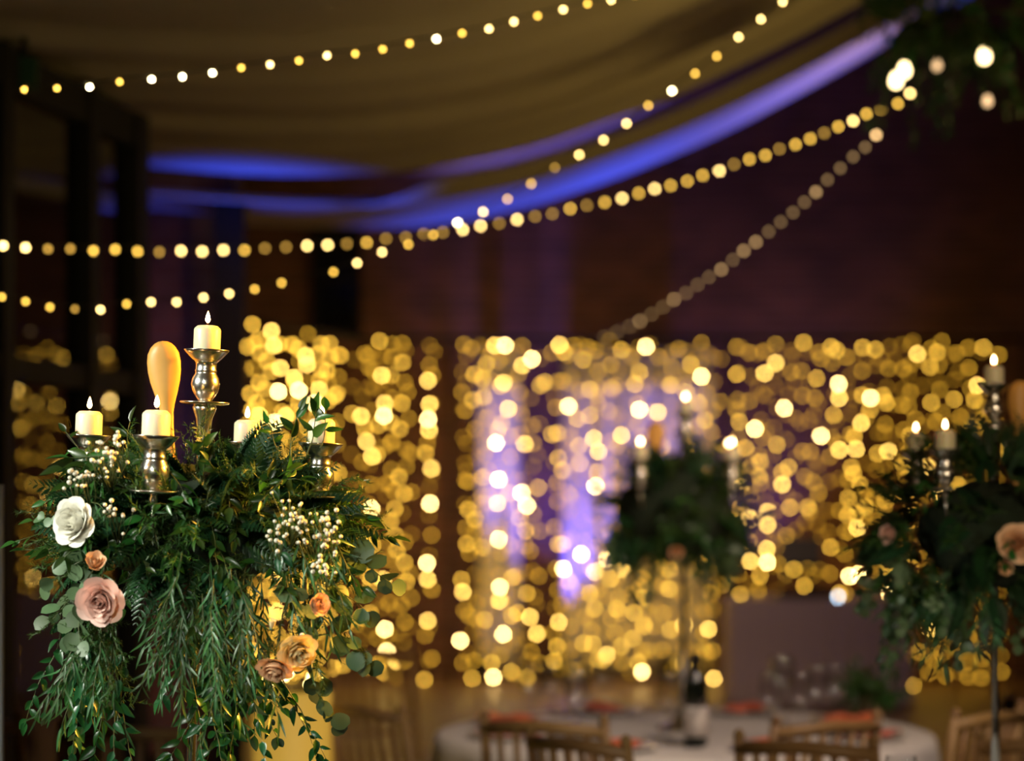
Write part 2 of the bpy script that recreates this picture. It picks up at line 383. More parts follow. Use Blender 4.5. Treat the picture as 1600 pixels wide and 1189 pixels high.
def strand(px, layer, brights):
    global strand_n
    d = curt_d(px) + (0.35 if layer else 0.0)
    ztop = P(560, 532, 18.5).z + 0.012
    lst = [(x, y, l) for x, y, l in brights]
    y = 750 - (ztop - ZC) / d * FPX + rnd.uniform(3, 30)
    ybot = 750 + (ZC - 0.06) / d * FPX
    drift = 0.0; sp = 52 if layer else 34
    while y < ybot:
        if all(abs(y - q[1]) > 15 for q in lst):
            u = rnd.random()
            if px > 1500: u *= 0.8
            lv = (0 if u < 0.6 else 1 if u < 0.92 else 2) if layer else (0 if u < 0.36 else 1 if u < 0.76 else 2 if u < 0.95 else 3)
            if px < 545 and lv < 2: lv += 1
            drift = max(-7, min(7, drift + rnd.uniform(-4, 4)))
            lst.append((px + drift, y, lv))
        y += sp * rnd.uniform(0.7, 1.35)
    lst.sort(key=lambda q: q[1])
    zone = ('angled end of the light curtain' if px < 548 else 'section with the lone bright strand' if px < 700 else 'violet-lit section' if px < 850 else
            'section above the wine bottle table' if px < 1140 else 'section behind the equipment table')
    root = thing('light_strand', '%s strand of amber fairy bulbs in the %s' % ('dimmer set-back' if layer else 'front', zone), 'fairy lights',
                 ((px - 800) / FPX * d, d, ztop), 0, ('back' if layer else 'front') + ' strands, ' + zone)
    pts = [Vector((0, 0, 0))]
    o0 = root.location
    for x, yy, lv in lst:
        p = P(x, yy, d) - o0
        p.y = rnd.uniform(-0.02, 0.02)
        pts.append(p + Vector((0, 0, RB * 1.6)))
        obj('bulb', CB[lv], root, p)
    MB().tube(pts, 0.0015, 3).build('wire', M_WIRE, root)
assign = {i: [] for i in range(len(xs1))}
for bx in BR:
    i = min(range(len(xs1)), key=lambda k: abs(xs1[k] - bx[0])); assign[i].append(bx)
for i, px in enumerate(xs1): strand(px, 0, assign[i])
for px in xs2: strand(px, 1, [])
# the rail the strands hang from
zr = P(560, 532, 18.5).z + 0.02
def rp(px, d): return (((px - 800) / FPX * d), d, zr)
rail = MB(); rail.tube([rp(383, 16.4), rp(545, 18.3), rp(560, 18.5), rp(1600, 18.5)], 0.012, 8); rail.tube([rp(383, 16.75), rp(545, 18.65), rp(560, 18.85), rp(1600, 18.85)], 0.012, 8)
for px, d in ((383, 16.57), (705, 18.68), (1140, 18.68), (1600, 18.68)):
    x = (px - 800) / FPX * d; rail.box((x, d, zr), (0.02, 0.36, 0.02)); rail.tube([(x, d, 0), (x, d, zr)], 0.014, 8)
tag(rail.build('light_curtain_frame', M_DARK), 'thin dark metal frame holding the hanging strands of light', 'frame')

S1 = "38,140,1 89,138,1 140,136,3 187,128,1 237,124,3 285,120,3 332,114,3 377,106,1 422,101,2 467,95,1 511,87,2 555,84,1 598,77,1 640,68,1 682,61,3 722,52,1 764,45,2 803,34,2 840,25,1 880,15,2 918,6,1 955,0,2 992,-8,1"
S2 = "1223,3,2 1189,30,2 1154,58,2 1120,88,1 1086,115,1 1050,142,3 1013,165,1 979,193,2 943,219,2 905,242,2 867,262,0 830,287,1 793,311,1 755,331,2 715,348,3 677,367,1 638,382,1 597,394,2 558,411,2 521,425,1 440,442,1 398,452,1 358,459,2 318,465,2 276,472,2 236,472,2 198,475,1 157,484,2 117,483,0 78,480,1 40,471,1 3,464,1 -30,456,1"
S3 = "5,384,2 40,387,2 75,389,0 110,389,0 146,392,1 180,390,1 215,393,1 249,394,0 283,392,2 316,393,2 349,391,2 382,391,1 414,388,0 447,386,0 480,384,2 512,383,2 542,381,0 573,379,1 603,373,0 634,371,0 662,366,0 692,363,0 723,359,2 751,353,2 780,349,0 808,343,2 836,338,0 863,334,0 891,326,1 917,321,0 945,316,1 972,310,2 998,302,1 1023,295,2 1048,290,1 1074,283,1 1098,274,1 1124,267,2 1147,257,0 1171,249,1 1196,243,1 1218,233,0 1243,226,1 1266,217,1 1288,208,0 1310,198,1 1333,189,2 1354,178,1 1377,171,1 1403,162,1 1422,146,2"
S4 = "1369,211,2 1352,230,0 1333,245,0 1313,263,0 1293,281,0 1275,300,1 1257,316,0 1239,332,0 1220,347,0 1201,362,0 1181,378,1 1162,392,1 1145,406,0 1127,421,1 1108,433,0 1090,445,0 1072,458,0 1053,468,1 1036,480,0 1018,491,0 1000,502,1 984,510,0 964,519,0 945,527,0"
LS = [(3.2, (1.0, 0.55, 0.09)), (8.5, (1.0, 0.57, 0.08)), (18.0, (1.0, 0.66, 0.22)), (32.0, (1.0, 0.80, 0.42))]
SB = [bulbmesh('string_bulb_mesh', 0.0052, emit('string_bulb_%d' % i, c, s, 'NONE')) for i, (s, c) in enumerate(LS)]
SBL = [bulbmesh('string_bulb_large_mesh', 0.0072, emit('string_bulb_%d' % i, c, s, 'NONE')) for i, (s, c) in enumerate(LS)]
def string(spec, xs, ds, label, me, ends=None):
    pts = [tuple(int(q) for q in t.split(',')) for t in spec.split()]
    w = [P(x, y, interp(x, xs, ds)) for x, y, l in pts]
    root = thing('string_lights', label, 'string lights', w[0])
    path = [p - w[0] + Vector((0, 0, 0.009)) for p in w]
    if ends: path = [ends[0] - w[0]] + path + [ends[1] - w[0]]
    MB().tube(path, 0.0016, 4).build('wire', M_WIRE, root)
    for p, (x, y, l) in zip(w, pts): obj('bulb', me[l], root, p - w[0])
string(S1, [38, 500, 990], [5.75, 6.15, 6.8], 'string of small bulbs swagged high across the cream ceiling drape', SB)
string(S2, [-30, 440, 830, 1223], [6.7, 7.3, 7.8, 7.0], 'long string of bulbs falling from the ceiling past the tall candle', SB)
string(S3, [5, 350, 1020, 1422], [7.2, 9.0, 9.8, 9.0], 'long low string of bulbs along the blue drape edge to the hanging greenery', SBL)
LD = [bulbmesh('string_bulb_dim_mesh', 0.0085, emit('string_bulb_dim_%d' % i, (1.0, 0.60, 0.24), v, 'NONE')) for i, v in enumerate((1.3, 3.2, 8.0))]
string(S4, [945, 1060, 1369], [13.5, 11.4, 9.2], 'dim string of bulbs slanting across brick from greenery down to the light curtain', LD, (P(1413, 40, 8.7), Vector(rp(930, 18.5))))

# ------------------------------------------------------------------ exit sign
t = thing('exit_sign', 'small dark green box sign with a green lamp above the glazed screen', 'sign', P(38, 115, 8.0))
MB().box((0, 0, 0), (0.085, 0.03, 0.11)).build('case', mat('sign_green', (0.01, 0.055, 0.035), 0.4), t, False)
MB().lathe([(0, -0.008), (0.008, 0), (0, 0.008)], 8, (-0.055, -0.01, -0.035)).build('lamp', emit('green_lamp', (0.02, 0.5, 0.2), 2.5, 'NONE'), t)
MB().box((0, 0.0, 0.10), (0.02, 0.02, 0.1)).build('bracket', M_DARK, t, False)

# ------------------------------------------------------------------ tables
M_WOOD = mat('chair_wood', (0.26, 0.145, 0.055), 0.5, vary=0.15, noise=0.2, nscale=20)
M_LEGW = mat('table_steel', (0.05, 0.05, 0.055), 0.4, 0.6)
def round_table(loc, label, r=0.88):
    t = thing('round_table', label, 'table', loc)
    MB().lathe([(0, 0.70), (r - 0.01, 0.70), (r, 0.71), (r, 0.735), (0, 0.74)], 40).build('tabletop', M_WOOD, t)
    for k in range(4):
        a = PI / 4 + k * PI / 2; c, s_ = math.cos(a), math.sin(a)
        MB().tube([(0.55 * c, 0.55 * s_, 0), (0.55 * c, 0.55 * s_, 0.70)], 0.018, 8).build('leg', M_LEGW, t)
    return t
def tablecloth(loc, label, r=0.90, drop=0.46):
    mb = MB(); seg = 128; prof_ = [(0.0, 0.0), (0.5, 0.0), (0.97, 0.0), (1.0, -0.008), (1.012, -0.05), (1.02, -0.2), (1.035, -0.35), (1.05, -drop)]
    vs, fs = [], []
    for k, (q, z) in enumerate(prof_):
        for j in range(seg):
            a = 2 * PI * j / seg; wv = max(0, -z) / drop * 0.035 * math.sin(a * 17 + 0.6 * math.sin(a * 3))
            vs.append(((q + wv) * r * math.cos(a), (q + wv) * r * math.sin(a), z))
    for i in range(len(prof_) - 1):
        for j in range(seg):
            a, b = i * seg + j, i * seg + (j + 1) % seg
            fs.append((a, b, b + seg, a + seg))
    o = mb.add(vs, fs).build('tablecloth', M_CLOTH); o.location = (loc[0], loc[1], 0.746)
    o.modifiers.new('thick', 'SOLIDIFY').thickness = 0.003
    return tag(o, label, 'tablecloth')
T1 = Vector((-0.558, 4.1, 0)); T2 = Vector((0.567, 8.0, 0)); T3 = Vector((1.112, 5.56, 0))
for T, what in ((T1, 'under the sharp candelabra with the pale pink rose'), (T2, 'with the wine bottle and coral napkins'), (T3, 'under the candelabra with the peach roses')):
    round_table(T, 'round folding banquet table ' + what, 0.80 if T is T2 else 0.50); tablecloth(T, 'white cloth draped over the round table ' + what, 0.82 if T is T2 else 0.52)
TZ = 0.75
# ------------------------------------------------------------------ chiavari chairs
def make_chair():
    t = thing('banquet_chair', 'x', 'chair')
    W, D_ = 0.19, 0.18
    for sx in (-1, 1):
        MB().lathe([(0.011, 0), (0.015, 0.10), (0.017, 0.12), (0.014, 0.14), (0.016, 0.43)], 10, (sx * W, D_, 0)).build('leg', M_WOOD, t)
        MB().tube([(sx * W, -D_, 0), (sx * W, -D_, 0.45), (sx * W * 0.97, -D_ - 0.02, 0.7), (sx * W * 0.95, -D_ - 0.055, 0.915)], [0.013, 0.017, 0.016, 0.014], 10).build('back_post', M_WOOD, t)
        MB().lathe([(0.0, 0.028), (0.011, 0.02), (0.016, 0.008), (0.012, 0.0)], 10, (sx * W * 0.95, -D_ - 0.056, 0.91)).build('finial', M_WOOD, t)
    def rail_(z, y, r, nm): MB().tube([(-W * 0.97, y, z), (0, y - 0.02, z + (0.012 if nm == 'crest_rail' else 0)), (W * 0.97, y, z)], r, 8).build(nm, M_WOOD, t)
    rail_(0.885, -D_ - 0.05, 0.018, 'crest_rail'); rail_(0.66, -D_ - 0.015, 0.012, 'back_rail'); rail_(0.60, -D_ - 0.01, 0.011, 'back_rail')
    for k in range(6):
        x = -0.135 + 0.054 * k; q = 1 - (x / W) ** 2
        MB().tube([(x, -D_ - 0.015 - 0.02 * q, 0.66), (x * 0.98, -D_ - 0.05 - 0.02 * q, 0.885)], 0.0095, 8).build('spindle', M_WOOD, t)
    st = MB().box((0, 0, 0.44), (0.40, 0.385, 0.03)).build('seat_frame', M_WOOD, t, False)
    cu = MB(); vs = []; fs = []; n = 8
    for i in range(n + 1):
        for j in range(n + 1):
            u, v = i / n * 2 - 1, j / n * 2 - 1
            vs.append((u * 0.185, v * 0.18, 0.455 + 0.04 * (1 - u ** 4) * (1 - v ** 4)))
    for i in range(n):
        for j in range(n):
            a = i * (n + 1) + j; fs.append((a, a + n + 1, a + n + 2, a + 1))
    cu.add(vs, fs).build('cushion', mat('ivory_cushion', (0.6, 0.53, 0.42), 0.8), t)
    for z, xs_ in ((0.2, 0), (0.28, 1)):
        for sx in (-1, 1):
            if xs_: MB().tube([(sx * W, -D_, z), (sx * W, D_, z)], 0.008, 6).build('stretcher', M_WOOD, t)
            else: MB().tube([(-W, sx * D_, z), (W, sx * D_, z)], 0.008, 6).build('stretcher', M_WOOD, t)
    return t
chair0 = make_chair(); first = [True]
def chair(px, d, rz, label):
    c = chair0 if first[0] else copy_tree(chair0); first[0] = False
    c.location = ((px - 800) / FPX * d, d, 0); c.rotation_euler = (0, 0, R(rz)); tag(c, label, 'chair', 'wooden spindle-back banquet chairs')
chair(214, 6.78, 4, 'wooden spindle-back chair seen through the trailing leaves of the sharp candelabra')
chair(-62, 7.0, 8, 'wooden spindle-back chair beside the glazed screen')
chair(1002, 6.42, -48, 'wooden chair turned sideways, drawn up before the wine bottle')
chair(1210, 6.9, 32, 'wooden chair pushed in to the right of the wine bottle'.replace(' to the right of', ' beside'))
chair(1304, 6.4, -26, 'wooden chair with its back against the wine bottle table, near the peach rose candelabra')
chair(668, 7.3, -50, 'wooden chair at the edge of the white cloth closest to the light strands')
chair(900, 6.92, -24, 'wooden chair standing before the coral napkins')
chair(1436, 7.12, 48, 'wooden chair beside the potted bush table edge')
chair(1600, 6.5, 4, 'wooden chair behind the silver stem of the peach rose candelabra')
chair(620, 9.2, -150, 'wooden chair across the wine bottle table, by the amber floor glow')

# ------------------------------------------------------------------ place settings
M_CHINA = mat('china', (0.75, 0.74, 0.72), 0.2); M_CORAL = mat('coral_linen', (0.80, 0.17, 0.08), 0.85, vary=0.12)
M_GLASS = glassmat('drinking_glass', (0.97, 0.975, 0.98), 1.3, 0.09)
plate_me = MB().lathe([(0, 0.004), (0.08, 0.004), (0.095, 0.010), (0.13, 0.016), (0.131, 0.019), (0.094, 0.013), (0.08, 0.008), (0, 0.008)], 32).mesh('plate', M_CHINA)
nv = MB(); nn = 8; vs = []; fs = []
for side in (0, 1):
    for i in range(nn + 1):
        for j in range(5):
            u, v = i / nn * 2 - 1, j / 4 * 2 - 1
            vs.append((v * 0.055 * (1 - 0.15 * u), u * 0.10, (0.02 + 0.006 * math.sin(u * 5)) * (1 - 0.6 * v * v) * side + 0.002))
for side in (0, 1):
    o_ = side * (nn + 1) * 5
    for i in range(nn):
        for j in range(4):
            a = o_ + i * 5 + j; q = (a, a + 1, a + 6, a + 5); fs.append(q if side == 0 else q[::-1])
napkin_me = nv.add(vs, fs).mesh('napkin', M_CORAL)
def glass_mesh(parts=False):
    bowl = MB().lathe([(0.004, 0.10), (0.02, 0.108), (0.036, 0.13), (0.041, 0.16), (0.036, 0.205), (0.033, 0.225), (0.0322, 0.225), (0.035, 0.204), (0.0398, 0.16), (0.035, 0.131), (0.019, 0.110), (0, 0.105)], 20).mesh('bowl', M_GLASS)
    stem = MB().lathe([(0.034, 0.0), (0.034, 0.002), (0.008, 0.006), (0.004, 0.015), (0.004, 0.10)], 16).mesh('stem', M_GLASS)
    return bowl, stem
GB, GS = glass_mesh()
def wine_glass(x, y, label, grp):
    t = thing('wine_glass', label, 'wine glass', (x, y, TZ), 0, grp)
    obj('bowl', GB, t); obj('stem', GS, t)
for k in range(8):
    a = R(22 + 45 * k); c, s_ = math.cos(a), math.sin(a)
    p = obj('plate', plate_me, None, (T2.x + 0.62 * c, T2.y + 0.62 * s_, TZ)); tag(p, 'white plate set on the wine bottle table under a coral napkin', 'plate', 'place settings on the wine bottle table')
    q = obj('napkin', napkin_me, None, (T2.x + 0.62 * c, T2.y + 0.62 * s_, TZ + 0.009)); q.rotation_euler = (0, 0, a + PI / 2 + rnd.uniform(-0.2, 0.2)); tag(q, 'folded coral napkin lying on a white plate at the wine bottle table', 'napkin', 'coral napkins on the wine bottle table')
    for m_ in range(2):
        a2 = a + R(13 + 9 * m_); r2 = 0.44 + 0.06 * m_
        wine_glass(T2.x + r2 * math.cos(a2), T2.y + r2 * math.sin(a2), 'clear wine glass on the white cloth of the wine bottle table', 'wine glasses on the wine bottle table')
for px, d in ((1290, 5.2), (1268, 5.05), (1408, 5.3), (1420, 5.1)):
    wine_glass((px - 800) / FPX * d, d, 'clear wine glass standing by the candelabra with the peach roses', 'wine glasses by the peach rose candelabra')
pb = P(1087, 1137, 7.55)
t = thing('wine_bottle', 'dark green wine bottle with a pale label beside the candelabra stem', 'bottle', (pb.x, pb.y, TZ))
MB().lathe([(0, 0.004), (0.034, 0), (0.037, 0.006), (0.037, 0.19), (0.03, 0.215), (0.015, 0.235), (0.0135, 0.275), (0.0155, 0.277), (0.0155, 0.287), (0, 0.288)], 24).build('body', mat('bottle_glass', (0.006, 0.012, 0.008), 0.1), t)
MB().lathe([(0.0376, 0.03), (0.0376, 0.125)], 24).build('paper_label', mat('label_paper', (0.72, 0.66, 0.6), 0.7), t)
MB().lathe([(0.0155, 0.238), (0.0165, 0.277), (0.0165, 0.29), (0, 0.291)], 16).build('foil', mat('foil', (0.02, 0.02, 0.022), 0.35, 0.5), t)

# ------------------------------------------------------------------ candelabra
def silvermat():
    m = mat('silver', (0.80, 0.76, 0.70), 0.24, 1.0, noise=0.12, nscale=40, bump=0.05)
    return m
M_SIL = silvermat()
M_CHROME = mat('chrome_rod', (0.82, 0.84, 0.84), 0.2, 1.0)
CUP = [(0.010, -0.089), (0.016, -0.080), (0.022, -0.070), (0.0245, -0.058), (0.0225, -0.048), (0.0185, -0.041), (0.0178, -0.038), (0.0190, -0.036), (0.0178, -0.033), (0.0172, -0.026), (0.0185, -0.021), (0.0215, -0.019), (0.026, -0.015), (0.034, -0.006), (0.0385, -0.0005), (0.038, 0.0005), (0.036, 0.0), (0.031, -0.006), (0.0245, -0.008), (0, -0.008)]
DISC = [(0.009, -0.094), (0.030, -0.0935), (0.040, -0.0915), (0.0425, -0.0895), (0.0415, -0.088), (0.030, -0.0885), (0.011, -0.087)]
KNOP = [(0.003, -0.115), (0.0065, -0.110), (0.008, -0.104), (0.0065, -0.097), (0.009, -0.093)]
ZT, ZA, RA = 1.0515, 0.900, 0.210
def candelabra(label, loc, rz, tilt):
    t = thing('candelabra', label, 'candelabra', loc, 0, 'silver candelabra')
    t.rotation_euler = (0, tilt, 0)
    MB().lathe([(0, 0), (0.085, 0), (0.088, 0.006), (0.08, 0.014), (0.055, 0.022), (0.03, 0.04), (0.016, 0.07), (0.012, 0.10), (0, 0.10)], 32).build('base', M_SIL, t)
    MB().lathe([(0.012, 0.09), (0.0085, 0.3), (0.0085, 0.62), (0.014, 0.66), (0.014, 0.70)], 16).build('rod', M_CHROME, t)
    MB().lathe([(0.014, 0.69), (0.022, 0.71), (0.024, 0.735), (0.012, 0.76), (0.010, 0.80), (0.0095, 0.86), (0.011, 0.905), (0.014, 0.935), (0.019, 0.948), (0.0205, 0.954), (0.018, 0.958), (0.010, 0.959)], 24).build('stem', M_SIL, t)
    tops = [(0, 0, ZT)]
    for k in range(4):
        a = rz + k * PI / 2; c, s_ = math.cos(a), math.sin(a)
        pts = []
        for i in range(17):
            q = i / 16
            rr = RA * (1 - (1 - q) ** 1.6); z = 0.735 + 0.05 * math.sin(q * PI * 1.0) * -1.1 + (ZA - 0.115 - 0.735) * q ** 2.2
            pts.append((rr * c, rr * s_, z))
        MB().tube(pts, [0.0075 - 0.004 * i / 16 for i in range(17)], 8).build('arm', M_SIL, t)
        tops.append((RA * c, RA * s_, ZA))
    for i, p in enumerate(tops):
        MB().lathe(CUP, 28, p).build('candle_cup', M_SIL, t)
        MB().lathe(DISC, 28, p).build('drip_disc', M_SIL, t)
        if i: MB().lathe(KNOP, 14, p).build('knop', M_SIL, t)
    M = Matrix.Translation(loc) @ Matrix.Rotation(tilt, 4, 'Y')
    return t, M, tops
M_WAX = mat('wax', (0.90, 0.80, 0.54), 0.4, sss=0.5)
def flamemat():
    m = bpy.data.materials.new('flame'); m.use_nodes = True; nt = m.node_tree; nt.nodes.remove(nt.nodes['Principled BSDF'])
    e = nt.nodes.new('ShaderNodeEmission'); tc = nt.nodes.new('ShaderNodeTexCoord'); sp = nt.nodes.new('ShaderNodeSeparateXYZ')
    nt.links.new(tc.outputs['Generated'], sp.inputs[0])
    cr = nt.nodes.new('ShaderNodeValToRGB'); el = cr.color_ramp.elements
    el[0].position = 0; el[0].color = (1, 0.28, 0.05, 1); el[1].position = 1; el[1].color = (1, 0.45, 0.12, 1)
    x = el.new(0.25); x.color = (1, 0.62, 0.28, 1); x = el.new(0.7); x.color = (1, 0.66, 0.32, 1)
    st = nt.nodes.new('ShaderNodeValToRGB'); e2 = st.color_ramp.elements
    e2[0].position = 0; e2[0].color = (0.15, 0.15, 0.15, 1); e2[1].position = 1; e2[1].color = (0.12, 0.12, 0.12, 1)
    x = e2.new(0.3); x.color = (1, 1, 1, 1); x = e2.new(0.72); x.color = (0.8, 0.8, 0.8, 1)
    mu = nt.nodes.new('ShaderNodeMath'); mu.operation = 'MULTIPLY'; mu.inputs[1].default_value = 46
    nt.links.new(sp.outputs[2], cr.inputs[0]); nt.links.new(sp.outputs[2], st.inputs[0]); nt.links.new(st.outputs[0], mu.inputs[0])
    nt.links.new(cr.outputs[0], e.inputs[0]); nt.links.new(mu.outputs[0], e.inputs[1])
    nt.links.new(e.outputs[0], nt.nodes['Material Output'].inputs[0])
    return m
M_FLAME = flamemat(); M_WICK = mat('wick', (0.02, 0.015, 0.01), 0.9)
def candle_parts(h):
    body = MB().lathe([(0, 0), (0.0222, 0), (0.0228, 0.002), (0.0228, h - 0.008), (0.0218, h - 0.005), (0.0172, h - 0.0006), (0.014, h), (0.009, h - 0.001), (0, h - 0.002)], 32).mesh('candle_body', M_WAX)
    return body
WICK = MB().tube([(0, 0, -0.002), (0.0004, 0, 0.004), (0.001, 0, 0.007)], 0.0008, 6).mesh('wick', M_WICK)
FLAME = MB().lathe([(0, 0.0025), (0.0026, 0.0045), (0.0040, 0.0075), (0.0042, 0.010), (0.0034, 0.0145), (0.0019, 0.0195), (0.0008, 0.023), (0, 0.0245)], 14).mesh('flame', M_FLAME)
def candles(M, tops, labels, hs):
    for p, lb, h in zip(tops, labels, hs):
        t = thing('pillar_candle', lb, 'candle'); t.matrix_world = M @ Matrix.Translation((p[0], p[1], p[2] - 0.0078))
        obj('wax_body', candle_parts(h), t)
        obj('wick', WICK, t, (0, 0, h)); obj('flame', FLAME, t, (0, 0, h + 0.001))
# order of arms: +x rotated, then counter-clockwise
A1, M1, TP1 = candelabra('sharp silver five-arm candelabra ringed by greenery and a pale pink rose', (T1.x, T1.y, TZ), R(-14), R(2.2))
candles(M1, TP1, ['lit cream candle in the tall centre cup of the sharp candelabra', 'lit cream candle half hidden by upright leaves on the sharp candelabra', 'lit cream candle low behind the ferns of the sharp candelabra',
                  'lit cream candle over the small white buds of the sharp candelabra', 'lit cream candle in front of the wooden spoon handle'], [0.049, 0.049, 0.047, 0.049, 0.049])
A2, M2, TP2 = candelabra('silver candelabra smothered in dark greenery on the wine bottle table', (T2.x, T2.y, TZ), R(42), R(0.4))
candles(M2, TP2, ['lit candle in the raised cup of the candelabra on the wine bottle table'] + ['lit candle on a side arm of the candelabra on the wine bottle table'] * 4, [0.049] * 5)
A3, M3, TP3 = candelabra('silver candelabra with peach roses in dark greenery before the light curtain', (T3.x, T3.y, TZ), R(48), R(-0.2))
candles(M3, TP3, ['lit candle in the raised cup of the peach rose candelabra'] + ['lit candle on a side arm of the peach rose candelabra'] * 4, [0.049] * 5)
for o in list(bpy.data.objects):
    if o.name.startswith('pillar_candle') and 'side arm' in o.get('label', ''): o['group'] = 'side candles: ' + o['label'][-32:]

# ------------------------------------------------------------------ wooden spoons
M_SPOON = mat('spoon_wood', (0.72, 0.36, 0.075), 0.45, noise=0.12, nscale=30)
def spoon(label, loc, ry, rx=0.0):
    # stands on its handle: origin at the handle foot, bowl up, convex back to -y
    prof_ = [(0.0, 0.0105), (0.10, 0.0100), (0.19, 0.0098), (0.225, 0.0100), (0.246, 0.0112), (0.262, 0.0148), (0.28, 0.0205), (0.298, 0.0255), (0.315, 0.0284), (0.332, 0.0290), (0.346, 0.0270), (0.357, 0.0215), (0.3635, 0.0150), (0.367, 0.0080), (0.368, 0.001)]
    mb = MB(); vs = []; fs = []; seg = 16
    for z, hw in prof_:
        k = max(0, min(1, (z - 0.2) / 0.06))
        for j in range(seg):
            a = 2 * PI * j / seg; c, s_ = math.cos(a), math.sin(a)
            y = s_ * 0.0055
            if k: y = (-0.010 * k * (1 - (abs(c)) ** 2.2) + (0.0025 if s_ > 0 else -0.0025) * abs(s_) ** 0.6) * min(1, hw / 0.02) + (1 - k) * y
            vs.append((hw * c, y, z))
    n = len(prof_)
    for i in range(n - 1):
        for j in range(seg):
            a, b = i * seg + j, i * seg + (j + 1) % seg; fs.append((a, b, b + seg, a + seg))
    fs += [tuple(range(seg))[::-1], tuple(range((n - 1) * seg, n * seg))]
    o = mb.add(vs, fs).build('wooden_spoon', M_SPOON); o.location = loc; o.rotation_euler = (rx, ry, 0)
    return tag(o, label, 'spoon')
sp0 = P(275, 868, 4.14); spoon('plain wooden spoon standing bowl up in the sharp greenery', sp0, R(-3.6))
sp1 = P(1588, 842, 5.62); spoon('wooden spoon standing bowl up in the peach rose greenery', sp1, R(1.5))
sp2 = P(1027, 833, 7.95); spoon('wooden spoon standing bowl up in the dark greenery by the wine bottle', sp2, R(-1))

# ------------------------------------------------------------------ foliage
M_RUS = mat('ruscus_leaf', (0.0281, 0.0819, 0.0125), 0.30, vary=0.55, transl=0.22)
M_TRL = mat('trailing_leaf', (0.0140, 0.0819, 0.0203), 0.30, vary=0.4, transl=0.2)
M_EUC = mat('eucalyptus_leaf', (0.10, 0.165, 0.075), 0.45, vary=0.35, transl=0.2)
M_WIL = mat('willow_leaf', (0.0468, 0.1287, 0.0390), 0.38, vary=0.5, transl=0.2)
M_FERN = mat('fern_leaf', (0.0156, 0.0585, 0.0172), 0.4, vary=0.45, transl=0.2)
M_NEE = mat('needle_leaf', (0.0429, 0.0975, 0.0140), 0.45, vary=0.4, transl=0.15)
M_STEM = mat('green_stem', (0.07, 0.09, 0.025), 0.5)
M_CORE = mat('core_dark_green', (0.010, 0.020, 0.007), 0.95, noise=0.5, nscale=40, bump=0.8)  # dark colour of the cores added inside the foliage to block light
M_BUD = mat('white_bud', (0.78, 0.72, 0.58), 0.5, noise=0.12, nscale=60)
def leaf_vf(w, n=5, shape=None, fold=0.12, curl=0.18, wave=0.0):
    vs, fs = [], []
    for i in range(n + 1):
        t = i / n; hw = w * shape(t); z = -curl * t * t + wave * math.sin(t * 9)
        vs += [(-hw, t, z + fold * hw * 2), (0, t, z), (hw, t, z + fold * hw * 2)]
    for i in range(n):
        a = i * 3; fs += [(a, a + 1, a + 4, a + 3), (a + 1, a + 2, a + 5, a + 4)]
    return vs, fs
SH_PT = lambda t: max(0.02, math.sin(PI * min(1, t) ** 0.72) ** 0.85)
SH_RD = lambda t: max(0.03, math.sqrt(max(0, 1 - (2 * t - 1) ** 2)))
SH_WL = lambda t: max(0.03, math.sin(PI * t ** 0.8) ** 0.7)
VF = {'ruscus': leaf_vf(0.21, 5, SH_PT, 0.2, 0.12), 'ruscus2': leaf_vf(0.17, 5, SH_PT, 0.28, 0.3), 'euc': leaf_vf(0.46, 6, SH_RD, 0.06, 0.12), 'euc2': leaf_vf(0.50, 6, SH_RD, 0.14, -0.1),
      'willow': leaf_vf(0.055, 5, SH_WL, 0.2, 0.28), 'willow2': leaf_vf(0.05, 6, SH_WL, 0.1, -0.22, 0.02), 'ivy': leaf_vf(0.24, 5, SH_PT, 0.25, 0.22), 'ivy2': leaf_vf(0.19, 5, SH_PT, 0.15, 0.4)}
LM = {'ruscus': M_RUS, 'euc': M_EUC, 'willow': M_WIL, 'ivy': M_TRL}
LMESH = {}
for k, (v_, f_) in VF.items(): LMESH[k] = MB().add(v_, f_).mesh('leaf_' + k, LM[k.rstrip('2')])
def frame_m(p, d, n, s):
    d = d.normalized(); x = d.cross(n)
    if x.length < 1e-4: x = d.cross(Vector((0.3, 0.5, 0.8)))
    x.normalize(); z = x.cross(d)
    return Matrix(((x.x * s, d.x * s, z.x * s, p.x), (x.y * s, d.y * s, z.y * s, p.y), (x.z * s, d.z * s, z.z * s, p.z), (0, 0, 0, 1)))
def rv(g, a=1.0): return Vector((g.uniform(-a, a), g.uniform(-a, a), g.uniform(-a, a)))
def path(g, p0, d0, L, grav, n=10, jit=0.17):
    p = Vector(p0); d = Vector(d0).normalized(); pts = [p.copy()]; st = L / n
    for i in range(n):
        d = (d + Vector((0, 0, -grav * st * 10)) + rv(g, jit)).normalized(); p = p + d * st; pts.append(p.copy())
    return pts
